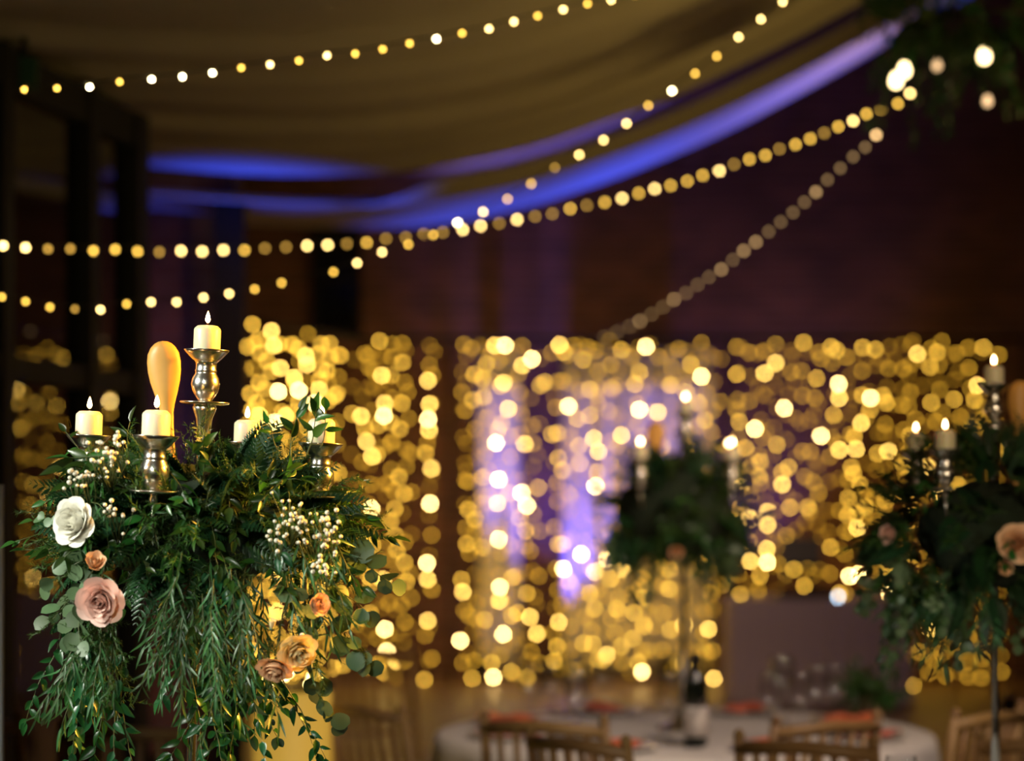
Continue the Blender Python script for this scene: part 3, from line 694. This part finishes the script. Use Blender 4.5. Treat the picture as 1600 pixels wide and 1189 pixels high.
def sprig(root, g, p0, d0, L, grav, kind, llen, gap, name, separate=True, spread=0.85, sw=0.0014, start=0.15, face=Vector((0, -0.6, 0.6))):
    pts = path(g, p0, d0, L, grav)
    mb = MB(); mb.tube(pts, [sw * (1 - 0.06 * i) for i in range(len(pts))], 5)
    todo = []
    s = L * start; side = 1
    while s < L:
        f = s / L * (len(pts) - 1); i = min(int(f), len(pts) - 2); q = f - i
        p = pts[i].lerp(pts[i + 1], q); tan = (pts[i + 1] - pts[i]).normalized()
        out = tan.cross(face + rv(g, 0.5)); out.normalize()
        d = (tan * (1 - spread * 0.6) + out * side * spread * g.uniform(0.4, 1.1) + rv(g, 0.30) + Vector((0, 0, -0.2))).normalized()
        nrm = (face + rv(g, 0.75)).normalized()
        sc = llen * g.uniform(0.7, 1.2) * (1.0 - 0.25 * s / L)
        todo.append((g.choice((kind, kind + '2')), frame_m(p, d, nrm, sc)))
        side = -side; s += gap * g.uniform(0.6, 1.3)
    tan = pts[-1] - pts[-2]; todo.append((kind, frame_m(pts[-1], tan, (face + rv(g, 0.5)), llen * 0.8)))
    if separate:
        st = mb.build(name, M_STEM, root)
        for k, M in todo: obj('leaf', LMESH[k], st, None, M)
    else:
        for k, M in todo: mb.put(VF[k], M, 1)
        st = mb.build(name, [M_STEM, LM[kind]], root); st['kind'] = 'stuff'
    return st
def frond_mesh(g, curve):
    mb = MB(); n = 15; pts = []
    for i in range(n + 1):
        t = i / n; pts.append(Vector((0.10 * math.sin(t * 2) * curve, t, -0.25 * t * t)))
    mb.tube(pts, [0.006 * (1 - 0.8 * i / n) for i in range(n + 1)], 4)
    for i in range(2, n + 1):
        t = i / n; L = 0.30 * math.sin(PI * min(1, 0.18 + t * 0.80)) ** 0.8 * (1.05 - 0.4 * t) + 0.03
        tan = (pts[i] - pts[i - 1]).normalized()
        for sd in (-1, 1):
            d = (tan * 0.75 + Vector((sd, 0, -0.12))).normalized()
            M = frame_m(pts[i], d, Vector((0, 0.1, 1)) + rv(g, 0.15), L)
            mb.put(VF['ruscus'], M @ Matrix.Diagonal((0.55, 1, 0.6, 1)), 0)
            for q in (0.3, 0.5, 0.7):     # side lobes
                for s2 in (-1, 1):
                    M2_ = frame_m(M @ Vector((0, q, 0)), (M.to_3x3() @ Vector((s2 * 0.7, 1, 0))), Vector((0, 0, 1)), L * 0.34 * (1.1 - q * 0.6))
                    c = MB(); mb.add([M2_ @ Vector(v) for v in ((-0.16, 0, 0), (0.16, 0, 0), (0.14, 0.6, 0), (0, 1, 0), (-0.14, 0.6, 0))], [(0, 1, 2, 3, 4)])
    return mb.mesh('fern_frond', M_FERN)
def needle_mesh(g):
    mb = MB(); pts = path(g, (0, 0, 0), (0, 1, 0), 1.0, 0.02, 8, 0.10)
    mb.tube(pts, 0.006, 4, 1)
    for b in range(9):
        i = 1 + b % 8; d0 = (Vector((0, 1, 0)) + rv(g, 0.9)).normalized()
        bp = path(g, pts[i], d0, 0.30 * g.uniform(0.6, 1.1), 0.05, 4, 0.15)
        for a_, b_ in zip(bp[:-1], bp[1:]):
            for q in range(5):
                p = a_.lerp(b_, g.random()); d = ((b_ - a_).normalized() * 0.8 + rv(g, 0.75)).normalized(); L = g.uniform(0.06, 0.12)
                x = d.cross(rv(g)).normalized() * 0.007
                mb.add([p - x, p + x, p + d * L], [(0, 1, 2)], 0)
    for q in range(70):
        i = g.randrange(0, 8); p = pts[i].lerp(pts[i + 1], g.random()); d = ((pts[i + 1] - pts[i]).normalized() * 0.8 + rv(g, 0.8)).normalized(); L = g.uniform(0.08, 0.17)
        x = d.cross(rv(g)).normalized() * 0.008
        mb.add([p - x, p + x, p + d * L], [(0, 1, 2)], 0)
    return mb.mesh('needle_sprig', [M_NEE, M_STEM])
gf = random.Random(11)
FROND = [frond_mesh(gf, c) for c in (-1, -0.3, 0.4, 1)]
NEEDLE = [needle_mesh(gf) for _ in range(5)]
ICO = None
def berry_spray(root, g, p0, n, rad, size, name='bud_spray'):
    mb = MB(); p0 = Vector(p0); base = p0 + Vector((0, 0.05, -0.06))
    for i in range(n):
        q = p0 + Vector((g.gauss(0, 0.5), g.gauss(0, 0.35), g.gauss(0, 0.5))) * rad
        k = base.lerp(q, 0.6) + rv(g, 0.006)
        mb.tube([base, k, q], 0.0006, 3, 1)
        s = size * g.uniform(0.7, 1.15); dn = (q - k).normalized(); Mx = Vector((0, 0, 1)).rotation_difference(dn).to_matrix()
        mb.lathe([(0, -1.0 * s), (0.75 * s, -0.65 * s), (s, 0), (0.85 * s, 0.55 * s), (0.35 * s, 0.85 * s), (0.0, 0.7 * s)], 8, q, 0, Mx)
    o = mb.build(name, [M_BUD, M_STEM], root); o['kind'] = 'stuff'
    return o
# roses ------------------------------------------------------------
def petal_mesh(name, m, span, r0, r1, h, curl, ruf, g):
    nu, nv_ = 8, 7; vs, fs = [], []; ph = g.uniform(0, 6)
    for i in range(nu + 1):
        u = i / nu * 2 - 1
        for j in range(nv_ + 1):
            v = j / nv_; topv = 1 - 0.28 * abs(u) ** 2.6
            vv = v * topv
            rr = r0 * (0.35 + 0.65 * min(1, vv * 2.5)) + (r1 - r0) * vv ** 1.6 + curl * max(0, vv - 0.68) ** 2 * 6 + ruf * vv * math.sin(u * 5 + ph)
            th = u * span / 2 * (0.35 + 0.65 * math.sin(min(1, vv * 1.5) * PI / 2))
            vs.append((rr * math.cos(th), rr * math.sin(th), h * (vv - 0.35 * max(0, vv - 0.8) * (curl > 0.02)) + ruf * 0.6 * math.cos(u * 4 + ph) * vv))
    for i in range(nu):
        for j in range(nv_):
            a = i * (nv_ + 1) + j; fs.append((a, a + nv_ + 1, a + nv_ + 2, a + 1))
    return MB().add(vs, fs).mesh(name, m)
def rose(name, label, loc, face, diam, m, n_rings=5, seed=1, cat='rose', openness=1.0):
    g = random.Random(seed); t = thing(name, label, cat, loc)
    q = Vector((0, 0, 1)).rotation_difference(Vector(face).normalized()); t.rotation_mode = 'QUATERNION'; t.rotation_quaternion = q
    Rm = diam / 2
    rings = [(0.09, 0.07, 0.74, 3, 3.0, 0.0), (0.17, 0.17, 0.78, 4, 2.3, 0.002), (0.26, 0.31, 0.78, 5, 1.9, 0.006), (0.34, 0.48, 0.74, 6, 1.7, 0.014), (0.40, 0.68, 0.62, 6, 1.7, 0.028), (0.44, 0.90, 0.44, 7, 1.6, 0.045)][:n_rings + 1]
    for k, (r0, r1, h, n, span, curl) in enumerate(rings):
        for i in range(n):
            me = petal_mesh('petal', m, span, r0 * Rm, r0 * Rm + (r1 - r0) * Rm * openness, h * Rm * 1.25, curl * Rm * 6, 0.03 * Rm * (k > 1), g)
            o = obj('petal', me, t, (0, 0, -0.30 * Rm)); o.rotation_euler = (g.uniform(-0.06, 0.06), g.uniform(-0.06, 0.06), 2 * PI * i / n + k * 0.9 + g.uniform(-0.15, 0.15))
    cal = MB().lathe([(0, -0.55 * Rm), (0.12 * Rm, -0.5 * Rm), (0.25 * Rm, -0.35 * Rm), (0.3 * Rm, -0.2 * Rm)], 10); cal.build('calyx', M_STEM, t)
    return t
M_RW = mat('white_petal', (0.93, 0.90, 0.80), 0.55, transl=0.12); M_RP = mat('pink_petal', (0.94, 0.63, 0.54), 0.55, transl=0.12, noise=0.06)
M_RC = mat('peach_petal', (0.92, 0.58, 0.34), 0.55, transl=0.12, noise=0.1); M_RY = mat('cream_petal', (0.92, 0.76, 0.42), 0.55, transl=0.12)

# ---- the sharp arrangement
C1 = P(322, 838, 4.1)
def rel(px, py, d): return P(px, py, d) - C1
ar = thing('greenery_arrangement', 'loose green foliage arrangement trailing from the sharp candelabra, with white buds', 'greenery', C1)
mb = MB(); vs = []; fs = []
for i in range(13):
    for j in range(24):
        th = PI * i / 12; ph = 2 * PI * j / 24; r = 1 + 0.08 * math.sin(5 * ph + i) + 0.05 * math.sin(7 * th + 3 * ph)
        vs.append((0.185 * r * math.sin(th) * math.cos(ph), 0.155 * r * math.sin(th) * math.sin(ph), 0.02 + 0.095 * r * math.cos(th)))
for i in range(12):
    for j in range(24): fs.append((i * 24 + j, i * 24 + (j + 1) % 24, (i + 1) * 24 + (j + 1) % 24, (i + 1) * 24 + j))
mb.add(vs, fs).build('light_block_core', M_CORE, ar)  # added inner mass that keeps light from passing through the foliage
g = random.Random(3)
def surf(az, el, k=0.8): return Vector((0.222 * k * math.cos(el) * math.cos(az), 0.175 * k * math.cos(el) * math.sin(az), 0.02 + 0.10 * k * math.sin(el)))
def outd(az, el): return Vector((math.cos(el) * math.cos(az), math.cos(el) * math.sin(az), math.sin(el)))
for i in range(100):      # fern fronds all round
    az = g.uniform(0, 2 * PI) if i % 3 == 0 else g.uniform(-PI * 1.02, 0.02); el = g.uniform(-0.5, 1.2)
    d = outd(az, el) + rv(g, 0.45) + Vector((0, 0, -0.05)); L = g.uniform(0.11, 0.165) * (0.8 if el > 0.6 else 1)
    obj('fern_frond', g.choice(FROND), ar, None, frame_m(surf(az, el, 0.75), d, Vector((0, -0.55, 0.8)) + rv(g, 0.5), L))
for i in range(110):      # fine needle sprigs
    az = g.uniform(-PI * 1.05, 0.05) if i % 4 else g.uniform(0, 2 * PI); el = g.uniform(-0.7, 1.25)
    d = outd(az, el) + rv(g, 0.5) + Vector((0, 0, -0.1)); L = g.uniform(0.085, 0.14) * (0.78 if el > 0.6 else 1)
    obj('asparagus_sprig', g.choice(NEEDLE), ar, None, frame_m(surf(az, el, 0.85), d, rv(g), L))
for i in range(30):      # ruscus, leaves picked out one by one at the front
    az = g.uniform(-PI * 1.0, 0.0); el = g.uniform(-0.7, 0.9)
    d = outd(az, el) + rv(g, 0.5); sep = i < 20
    sprig(ar, g, surf(az, el, 0.8), d, g.uniform(0.10, 0.15), g.uniform(0.1, 0.6), 'ruscus', g.uniform(0.030, 0.044), 0.018, 'ruscus_sprig', sep)
for i in range(14):
    az = g.uniform(0.1, PI - 0.1); el = g.uniform(-0.6, 0.8)
    sprig(ar, g, surf(az, el, 0.8), outd(az, el) + rv(g, 0.4), g.uniform(0.10, 0.16), 0.5, 'ruscus', 0.04, 0.018, 'ruscus_sprig', False)
# upright leaves by the half hidden candle, spiky leaves beside the bud candle
for px, py, dx, dz, L, ll in ((478, 715, 0.25, 1, 0.085, 0.042), (500, 700, 0.55, 0.75, 0.07, 0.045), (455, 720, -0.25, 1, 0.085, 0.036), (440, 712, -0.6, 0.8, 0.06, 0.03)):
    sprig(ar, g, rel(px, py, 3.98), (dx, -0.1, dz), L, 0.0, 'ruscus', ll, 0.016, 'ruscus_sprig', True, 0.6, start=0.45, face=Vector((0, -1, 0.2)))
for px, py, dx, dz in ((190, 715, -1, 0.1), (185, 735, -1, -0.25), (180, 725, -1, -0.05)):
    sprig(ar, g, rel(px, py, 3.92), (dx, -0.2, dz), 0.085, 0.1, 'ruscus', 0.05, 0.022, 'ruscus_sprig', True, 0.35, face=Vector((0, -0.7, 0.7)))
# silver-dollar eucalyptus on both flanks
for px, py, d, dv, L in ((182, 800, 3.95, (-1, -0.3, -0.25), 0.13), (178, 850, 3.93, (-1, -0.2, -0.45), 0.14), (155, 880, 3.95, (-0.8, -0.3, -0.8), 0.13), (148, 920, 3.93, (-0.6, -0.1, -0.9), 0.10), (168, 900, 4.0, (-1, 0.1, -0.3), 0.12),
                         (500, 900, 3.95, (0.9, -0.2, -0.45), 0.10), (490, 950, 3.95, (0.75, -0.2, -0.9), 0.13), (470, 1010, 3.93, (0.45, -0.1, -1), 0.15), (520, 850, 3.98, (0.9, -0.1, -0.7), 0.12), (450, 900, 3.9, (0.5, -0.2, -1), 0.09)):
    sprig(ar, g, rel(px, py, d), dv, L, 0.25, 'euc', g.uniform(0.030, 0.040), 0.017, 'eucalyptus_stem', True, 0.85, face=Vector((0, -1, 0.15)))
# trailing willow eucalyptus in the middle
for i in range(30):
    px = g.gauss(325, 34); py = g.uniform(860, 960); d = g.uniform(3.86, 4.0)
    sprig(ar, g, rel(px, py, d), ((px - 322) / 200, -0.3, -0.7), g.uniform(0.10, 0.23), 0.6, 'willow', g.uniform(0.030, 0.055), 0.011, 'willow_strand', False, 0.5, 0.0012, 0.08, Vector((0, -1, 0.1)))
for i in range(5):
    px = g.uniform(265, 290); py = g.uniform(940, 1010)
    sprig(ar, g, rel(px, py, 3.9), (-0.45, -0.1, -0.8), g.uniform(0.09, 0.13), 0.3, 'willow', 0.04, 0.010, 'willow_strand', False, 0.5, 0.0012, 0.08, Vector((0, -1, 0.1)))
for i in range(12):
    px = g.uniform(110, 190); py = g.uniform(940, 1000); d = g.uniform(3.9, 4.0)
    sprig(ar, g, rel(px, py, d), (g.uniform(-0.4, 0.1), -0.3, -0.7), g.uniform(0.09, 0.17), 0.6, 'willow', g.uniform(0.035, 0.055), 0.013, 'willow_strand', False, 0.5, 0.0011, 0.08, Vector((0, -1, 0.1)))
for i in range(16):
    px = g.uniform(370, 520); py = g.uniform(820, 940); d = g.uniform(3.88, 4.0)
    sprig(ar, g, rel(px, py, d), ((px - 400) / 220, -0.3, -0.6), g.uniform(0.08, 0.14), 0.5, 'willow', g.uniform(0.035, 0.055), 0.012, 'willow_strand', False, 0.5, 0.0011, 0.08, Vector((0, -1, 0.1)))
for i in range(26):      # mixed pointed leaves filling the front of the mass
    px = g.uniform(140, 540); py = g.uniform(720, 930)
    sprig(ar, g, rel(px, py, 3.93), (g.uniform(-0.7, 0.7), -0.5, g.uniform(-0.8, 0.3)), g.uniform(0.06, 0.10), 0.4, g.choice(('ruscus', 'ivy', 'willow')), g.uniform(0.028, 0.042), 0.015, 'leafy_sprig', False, 0.7, 0.0012, 0.1, Vector((0, -0.8, 0.5)))
# long trails of pointed leaves reaching the bottom edge
for k_, (px, py, d, dv, L) in enumerate(((150, 985, 3.95, (-0.3, -0.1, -1), 0.22), (190, 1000, 3.94, (0.1, -0.1, -1), 0.23), (130, 1010, 3.98, (-0.35, 0, -1), 0.13), (175, 1060, 3.95, (-0.1, 0, -1), 0.15),
                         (300, 1060, 3.97, (0.1, 0, -1), 0.16), (345, 1070, 3.95, (0.05, 0, -1), 0.15), (385, 1050, 3.93, (0.15, -0.1, -1), 0.16), (410, 1030, 3.97, (0.35, 0, -1), 0.18), (440, 1060, 3.95, (0.5, 0, -0.9), 0.15), (370, 1090, 3.98, (-0.1, 0, -1), 0.13), (330, 1110, 3.95, (0.2, 0, -1), 0.1))):
    sprig(ar, g, rel(px, py, d), dv, L, 0.2, 'ivy', g.uniform(0.028, 0.040), 0.018, 'trailing_stem', True, 0.75, 0.0012, 0.1, Vector((0, -1, 0.1)))
for i in range(16):
    px = g.choice((g.uniform(95, 175), g.uniform(290, 420))); py = g.uniform(930, 1050)
    sprig(ar, g, rel(px, py, g.uniform(3.98, 4.12)), (g.uniform(-0.3, 0.3), 0, -1), g.uniform(0.10, 0.2), 0.2, 'ivy', g.uniform(0.03, 0.045), 0.014, 'trailing_stem', False, 0.75, 0.0012, 0.1, Vector((0, -1, 0.1)))
for i in range(26):      # drooping needles below the mass
    px = g.choice((g.uniform(110, 175), g.uniform(270, 520))); py = g.uniform(900, 1000)
    obj('asparagus_sprig', g.choice(NEEDLE), ar, None, frame_m(rel(px, py, g.uniform(3.9, 4.0)), Vector((g.uniform(-0.5, 0.5), -0.3, -0.8)), rv(g), g.uniform(0.08, 0.13)))
for px, py, n, rad in ((165, 715, 30, 0.032), (185, 690, 10, 0.014), (112, 745, 12, 0.014), (135, 748, 8, 0.012), (178, 800, 14, 0.026), (450, 800, 26, 0.034), (495, 840, 30, 0.036), (430, 835, 12, 0.02), (515, 815, 16, 0.02), (500, 890, 12, 0.02), (480, 1000, 14, 0.014)):
    berry_spray(ar, g, rel(px, py, 3.84), n, rad, 0.0037)
rose('rose', 'large creamy white rose over round grey-green leaves', P(120, 816, 3.85), (-0.5, -0.85, 0.15), 0.080, M_RW, 5, 4)
rose('rose', 'pale pink rose below the peach blossom', P(158, 938, 3.84), (-0.1, -0.95, -0.2), 0.078, M_RP, 5, 9)
rose('peach_blossom', 'small open peach blossom between the white rose and the pale pink rose', P(148, 882, 3.83), (0.25, -0.75, 0.5), 0.050, M_RC, 3, 5, 'flower', 2.2)
rose('rose', 'half hidden orange-peach rose beside round leaves and white buds', P(495, 945, 3.82), (0.55, -0.75, 0.1), 0.048, M_RC, 4, 6)
rose('rose', 'creamy yellow rose above a ruffled peach rose', P(462, 1016, 3.83), (0.35, -0.75, -0.45), 0.066, M_RY, 5, 7)
rose('rose', 'ruffled peach rose hanging below the creamy yellow rose', P(430, 1042, 3.82), (-0.15, -0.6, -0.75), 0.058, M_RC, 5, 8)
rose('rosebud', 'closed yellow rosebud above the creamy yellow rose', P(425, 978, 3.82), (0.1, -0.5, 0.8), 0.034, M_RY, 2, 10, 'flower')

# ---- the two blurred arrangements
def far_arrangement(C, label, seed, rx, rz_, trails, k=1.0, core=0.62):
    ar = thing('greenery_arrangement', label, 'greenery', C); g = random.Random(seed)
    mb = MB(); vs = []; fs = []
    for i in range(13):
        for j in range(24):
            th = PI * i / 12; ph = 2 * PI * j / 24; r = 1 + 0.08 * math.sin(5 * ph + i)
            vs.append((rx * core * r * math.sin(th) * math.cos(ph), rx * core * 0.9 * r * math.sin(th) * math.sin(ph), rz_ * core * r * math.cos(th)))
    for i in range(12):
        for j in range(24): fs.append((i * 24 + j, i * 24 + (j + 1) % 24, (i + 1) * 24 + (j + 1) % 24, (i + 1) * 24 + j))
    mb.add(vs, fs).build('light_block_core', M_CORE, ar)  # added dark inner mass, blocks light behind the leaves
    for i in range(int(170 * k)):
        az = g.uniform(0, 2 * PI); el = g.uniform(-1.0, 1.3); p = Vector((rx * 0.72 * math.cos(el) * math.cos(az), rx * 0.6 * math.cos(el) * math.sin(az), rz_ * 0.75 * math.sin(el)))
        d = outd(az, el) + rv(g, 0.5)
        if i % 3 == 0: obj('fern_frond', g.choice(FROND), ar, None, frame_m(p, d, Vector((0, -0.5, 0.8)) + rv(g, 0.5), g.uniform(0.10, 0.15)))
        elif i % 3 == 1: obj('asparagus_sprig', g.choice(NEEDLE), ar, None, frame_m(p, d, rv(g), g.uniform(0.10, 0.14)))
        else: sprig(ar, g, p, d, g.uniform(0.09, 0.14), 0.5, 'ruscus', 0.04, 0.018, 'ruscus_sprig', False)
    for x0, x1, z0, z1, n in trails:
        for i in range(n):
            x = g.uniform(x0, x1); kd = g.choice(('ivy', 'willow', 'euc'))
            sprig(ar, g, Vector((x, g.uniform(-0.12, 0.1), g.uniform(z0 * 0.3, z0))), ((x) * 0.6, -0.1, -1), abs(z1 - z0) * g.uniform(0.55, 1.0), 0.4, kd, 0.032 if kd != 'willow' else 0.055, 0.02, 'trailing_stem', False, 0.75, 0.0012, 0.1, Vector((0, -1, 0.1)))
    return ar
far_arrangement(P(1058, 802, 8.0), 'dark green foliage arrangement trailing over the candelabra on the wine bottle table', 21, 0.245, 0.185, ((-0.17, -0.05, -0.08, -0.34, 9), (0.03, 0.2, -0.08, -0.30, 8), (-0.22, 0.22, -0.02, -0.2, 14)), 1.1, 0.80)
far_arrangement(P(1545, 835, 5.56), 'dark green foliage arrangement with peach roses before the light curtain', 33, 0.27, 0.20, ((-0.22, -0.02, -0.08, -0.34, 26), (0.0, 0.24, -0.08, -0.3, 14), (-0.25, 0.25, -0.02, -0.24, 14)), 1.4, 0.58)
rose('rose', 'large peach rose in the dark greenery under the blurred candles', P(1590, 850, 5.34), (-0.1, -0.9, 0.3), 0.09, M_RC, 5, 12)
rose('rose', 'small peach rose beneath the large peach rose', P(1572, 885, 5.36), (-0.2, -0.9, -0.1), 0.05, M_RC, 4, 13)
rose('rose', 'muted pink rose at the outer edge of the peach rose greenery', P(1392, 835, 5.46), (-0.8, -0.6, 0.1), 0.06, M_RP, 4, 14)
rose('rose', 'dusky peach rose low in the greenery by the wine bottle', P(1056, 862, 7.78), (0, -0.95, -0.2), 0.06, M_RC, 4, 15)

# ------------------------------------------------------------------ hanging greenery with filament bulbs
HC = P(1530, 62, 8.7)
hg = thing('hanging_greenery', 'dark hanging greenery hoop with filament bulbs beneath the ceiling drape', 'chandelier', HC)
mb = MB(); mb.tube([(0.27 * math.cos(2 * PI * i / 40), 0.27 * math.sin(2 * PI * i / 40), 0.05) for i in range(41)], 0.012, 8); mb.build('hoop', M_DARK, hg)
zt = prof(HC.x) - HC.z - 0.03
for k in range(3):
    a = k * 2 * PI / 3; MB().tube([(0.27 * math.cos(a), 0.27 * math.sin(a), 0.05), (0, 0, zt)], 0.004, 5).build('chain', M_DARK, hg)
g = random.Random(5)
for i in range(120):
    a = g.uniform(0, 2 * PI); r = 0.27 + g.uniform(-0.06, 0.06); p = Vector((r * math.cos(a), r * math.sin(a), 0.05 + g.uniform(-0.06, 0.08)))
    dn = g.random() < 0.6
    d = Vector((math.cos(a) * 0.6, math.sin(a) * 0.6, -1.0 if dn else 0.5)) + rv(g, 0.5)
    if i % 2: sprig(hg, g, p, d, g.uniform(0.14, 0.42) if dn else 0.16, 0.5, g.choice(('ivy', 'ruscus')), 0.045, 0.02, 'trailing_stem', False)
    else: obj('fern_frond', g.choice(FROND), hg, None, frame_m(p, d, rv(g), g.uniform(0.14, 0.22)))
M_FIL = emit('filament_bulb', (1.0, 0.72, 0.34), 9.0); M_FIL2 = emit('filament_bulb_dim', (1.0, 0.62, 0.30), 2.2)
for px, py, d, m_ in ((1413, 110, 8.5, M_FIL), (1400, 126, 8.35, M_FIL), (1464, 102, 8.95, M_FIL2), (1538, 88, 8.3, M_FIL), (1543, 158, 8.45, M_FIL2)):
    p = P(px, py, d) - HC; r = 0.020 if m_ is M_FIL else 0.014
    b = MB().lathe([(0, -1.25 * r), (0.7 * r, -0.95 * r), (r, -0.2 * r), (0.8 * r, 0.6 * r), (0.45 * r, 1.3 * r)], 14, p).build('bulb', m_, hg)
    MB().lathe([(0.011, 0.025), (0.012, 0.05), (0.006, 0.06)], 10, p).build('socket', M_DARK, b)
    MB().tube([p + Vector((0, 0, 0.06)), Vector((p.x * 0.6, p.y * 0.6, max(p.z + 0.1, 0.06)))], 0.003, 5).build('cord', M_DARK, b)

# ------------------------------------------------------------------ equipment table by the light curtain
x0, x1 = (1140 - 800) / FPX * 17.0, (1422 - 800) / FPX * 17.0; xm = (x0 + x1) / 2; wd = x1 - x0
t = thing('trestle_table', 'long trestle table hidden under a pale floor-length cloth', 'table', (xm, 17.25, 0))
MB().box((0, 0, 0.715), (wd - 0.04, 0.52, 0.03)).build('tabletop', M_WOOD, t, False)
for sx in (-1, 1):
    for sy in (-1, 1): MB().tube([(sx * (wd / 2 - 0.1), sy * 0.2, 0), (sx * (wd / 2 - 0.1), sy * 0.2, 0.70)], 0.015, 8).build('leg', M_LEGW, t)
mb = MB(); per = []; n = 160
for i in range(n):
    q = i / n * 4; k = int(q); f = q - k; X, Y = wd / 2, 0.28
    c = [(-X, -Y), (X, -Y), (X, Y), (-X, Y)]; a_, b_ = c[k], c[(k + 1) % 4]; per.append((a_[0] + (b_[0] - a_[0]) * f, a_[1] + (b_[1] - a_[1]) * f))
vs = []; fs = []
for j, z in enumerate((0.742, 0.735, 0.5, 0.25, 0.015)):
    for i, (x, y) in enumerate(per):
        e = 1 + 0.012 * j * math.sin(i * 1.9) + 0.004 * j; vs.append((x * (1 + 0.004 * j), y * (1 + 0.03 * j * (0.5 + 0.5 * math.sin(i * 1.3))), z))
for j in range(4):
    for i in range(n): fs.append((j * n + i, (j + 1) * n + i, (j + 1) * n + (i + 1) % n, j * n + (i + 1) % n))
fs.append(tuple(range(n)))
o = mb.add(vs, fs).build('tablecloth', mat('pale_cloth', (0.55, 0.47, 0.45), 0.85, noise=0.05)); o.location = (xm, 17.25, 0)
tag(o, 'pale floor-length cloth over the equipment table', 'tablecloth')
lx = (1254 - 800) / FPX * 17.2
t = thing('laptop', 'dark laptop raised on a stand on the equipment table', 'laptop', (lx, 17.22, TZ))
MB().box((0, 0, 0.006), (0.24, 0.2, 0.012)).build('stand_foot', M_BLACK, t, False)
for sx in (-1, 1): MB().box((sx * 0.1, 0.05, 0.11), (0.015, 0.015, 0.21)).build('stand_leg', M_BLACK, t, False)
MB().box((0, -0.02, 0.218), (0.30, 0.21, 0.016)).build('keyboard_base', M_BLACK, t, False)
MB().box((0, 0.10, 0.32), (0.30, 0.012, 0.20), 0, Matrix.Rotation(R(-12), 3, 'X')).build('screen_lid', M_BLACK, t, False)
t = thing('music_controller', 'low black music controller beneath the raised laptop', 'music controller', (lx, 17.07, TZ))
MB().box((0, 0, 0.025), (0.40, 0.09, 0.05)).build('case', M_BLACK, t, False)
for sx in (-1, 1): MB().lathe([(0.03, 0.05), (0.03, 0.058), (0, 0.06)], 16, (sx * 0.12, 0, 0)).build('jog_wheel', M_LEGW, t)
for k in range(3): MB().lathe([(0.006, 0.05), (0.006, 0.065), (0, 0.066)], 8, (-0.03 + 0.03 * k, 0, 0)).build('knob', M_LEGW, t)
lp = P(1310, 943, 17.0)
t = thing('clip_lamp', 'tiny pale bluish lamp on the equipment table edge', 'lamp', (lp.x, 17.05, TZ - 0.001))
MB().lathe([(0.03, 0), (0.03, 0.012), (0.006, 0.018), (0.006, 0.03)], 12).build('base', M_BLACK, t)
MB().lathe([(0, 0.0), (0.010, 0.006), (0.013, 0.015), (0.008, 0.027), (0, 0.03)], 10, (0, -0.02, lp.z - TZ + 0.03)).build('bulb', emit('bluish_bulb', (0.55, 0.75, 1.0), 16, 'NONE'), t)

# ------------------------------------------------------------------ potted bush, amber lantern, upright board
pp = P(1360, 1095, 8.4)
t = thing('potted_bush', 'small olive green potted bush at the rim of the wine bottle table', 'plant', (pp.x, pp.y, TZ))
MB().lathe([(0, 0.0), (0.035, 0.0), (0.05, 0.07), (0.053, 0.075), (0.047, 0.07), (0, 0.06)], 18).build('pot', mat('pot', (0.2, 0.15, 0.1), 0.7), t)
g = random.Random(8)
for i in range(44): sprig(t, g, Vector((0, 0, 0.065)), Vector((g.uniform(-1, 1), g.uniform(-1, 1), g.uniform(0.2, 1))), g.uniform(0.09, 0.15), 0.3, 'ruscus', 0.042, 0.014, 'leafy_stem', False)
la = P(458, 1100, 7.3)
t = thing('floor_lantern', 'tall glowing amber floor lantern behind the sharp candelabra', 'lantern', (la.x, la.y, 0))
MB().box((0, 0, 0.03), (0.24, 0.24, 0.06)).build('base', M_DARK, t, False)
def lanternmat():
    m = bpy.data.materials.new('amber_shade'); m.use_nodes = True; nt = m.node_tree; b = nt.nodes['Principled BSDF']
    b.inputs['Base Color'].default_value = (0.75, 0.5, 0.12, 1); b.inputs['Emission Color'].default_value = (1, 0.58, 0.07, 1); b.inputs['Emission Strength'].default_value = 0.34
    return m
MB().lathe([(0, 0.06), (0.115, 0.06), (0.12, 0.08), (0.12, 0.93), (0.11, 0.95), (0.04, 0.955), (0.03, 0.95), (0, 0.94)], 28).build('shade', lanternmat(), t)
MB().lathe([(0.122, 0.95), (0.122, 0.962), (0.11, 0.965), (0.11, 0.95)], 28).build('rim', M_DARK, t)
for k in range(7):
    a = k * 0.9; MB().lathe([(0, -0.007), (0.007, 0), (0, 0.007)], 8, (0.08 * math.cos(a), 0.08 * math.sin(a), 0.968 + 0.012 * (k % 3))).build('bulb', emit('lantern_bulb', (1, 0.66, 0.22), 40, 'NONE'), t)
wb = MB().box((-1.053 - 0.3, 5.0, ZC / 2 + 0.03), (0.6, 0.02, ZC - 0.06))
t = thing('display_board', 'pale grey upright board standing by the glazed screen', 'board', (-1.353, 5.0, 0))
MB().box((0, 0, 0.80), (0.6, 0.02, 1.54)).build('panel', mat('board_grey', (0.45, 0.48, 0.5), 0.6), t, False)
for sx in (-1, 1): MB().box((sx * 0.25, 0, 0.015), (0.04, 0.4, 0.03)).build('foot', M_LEGW, t, False)
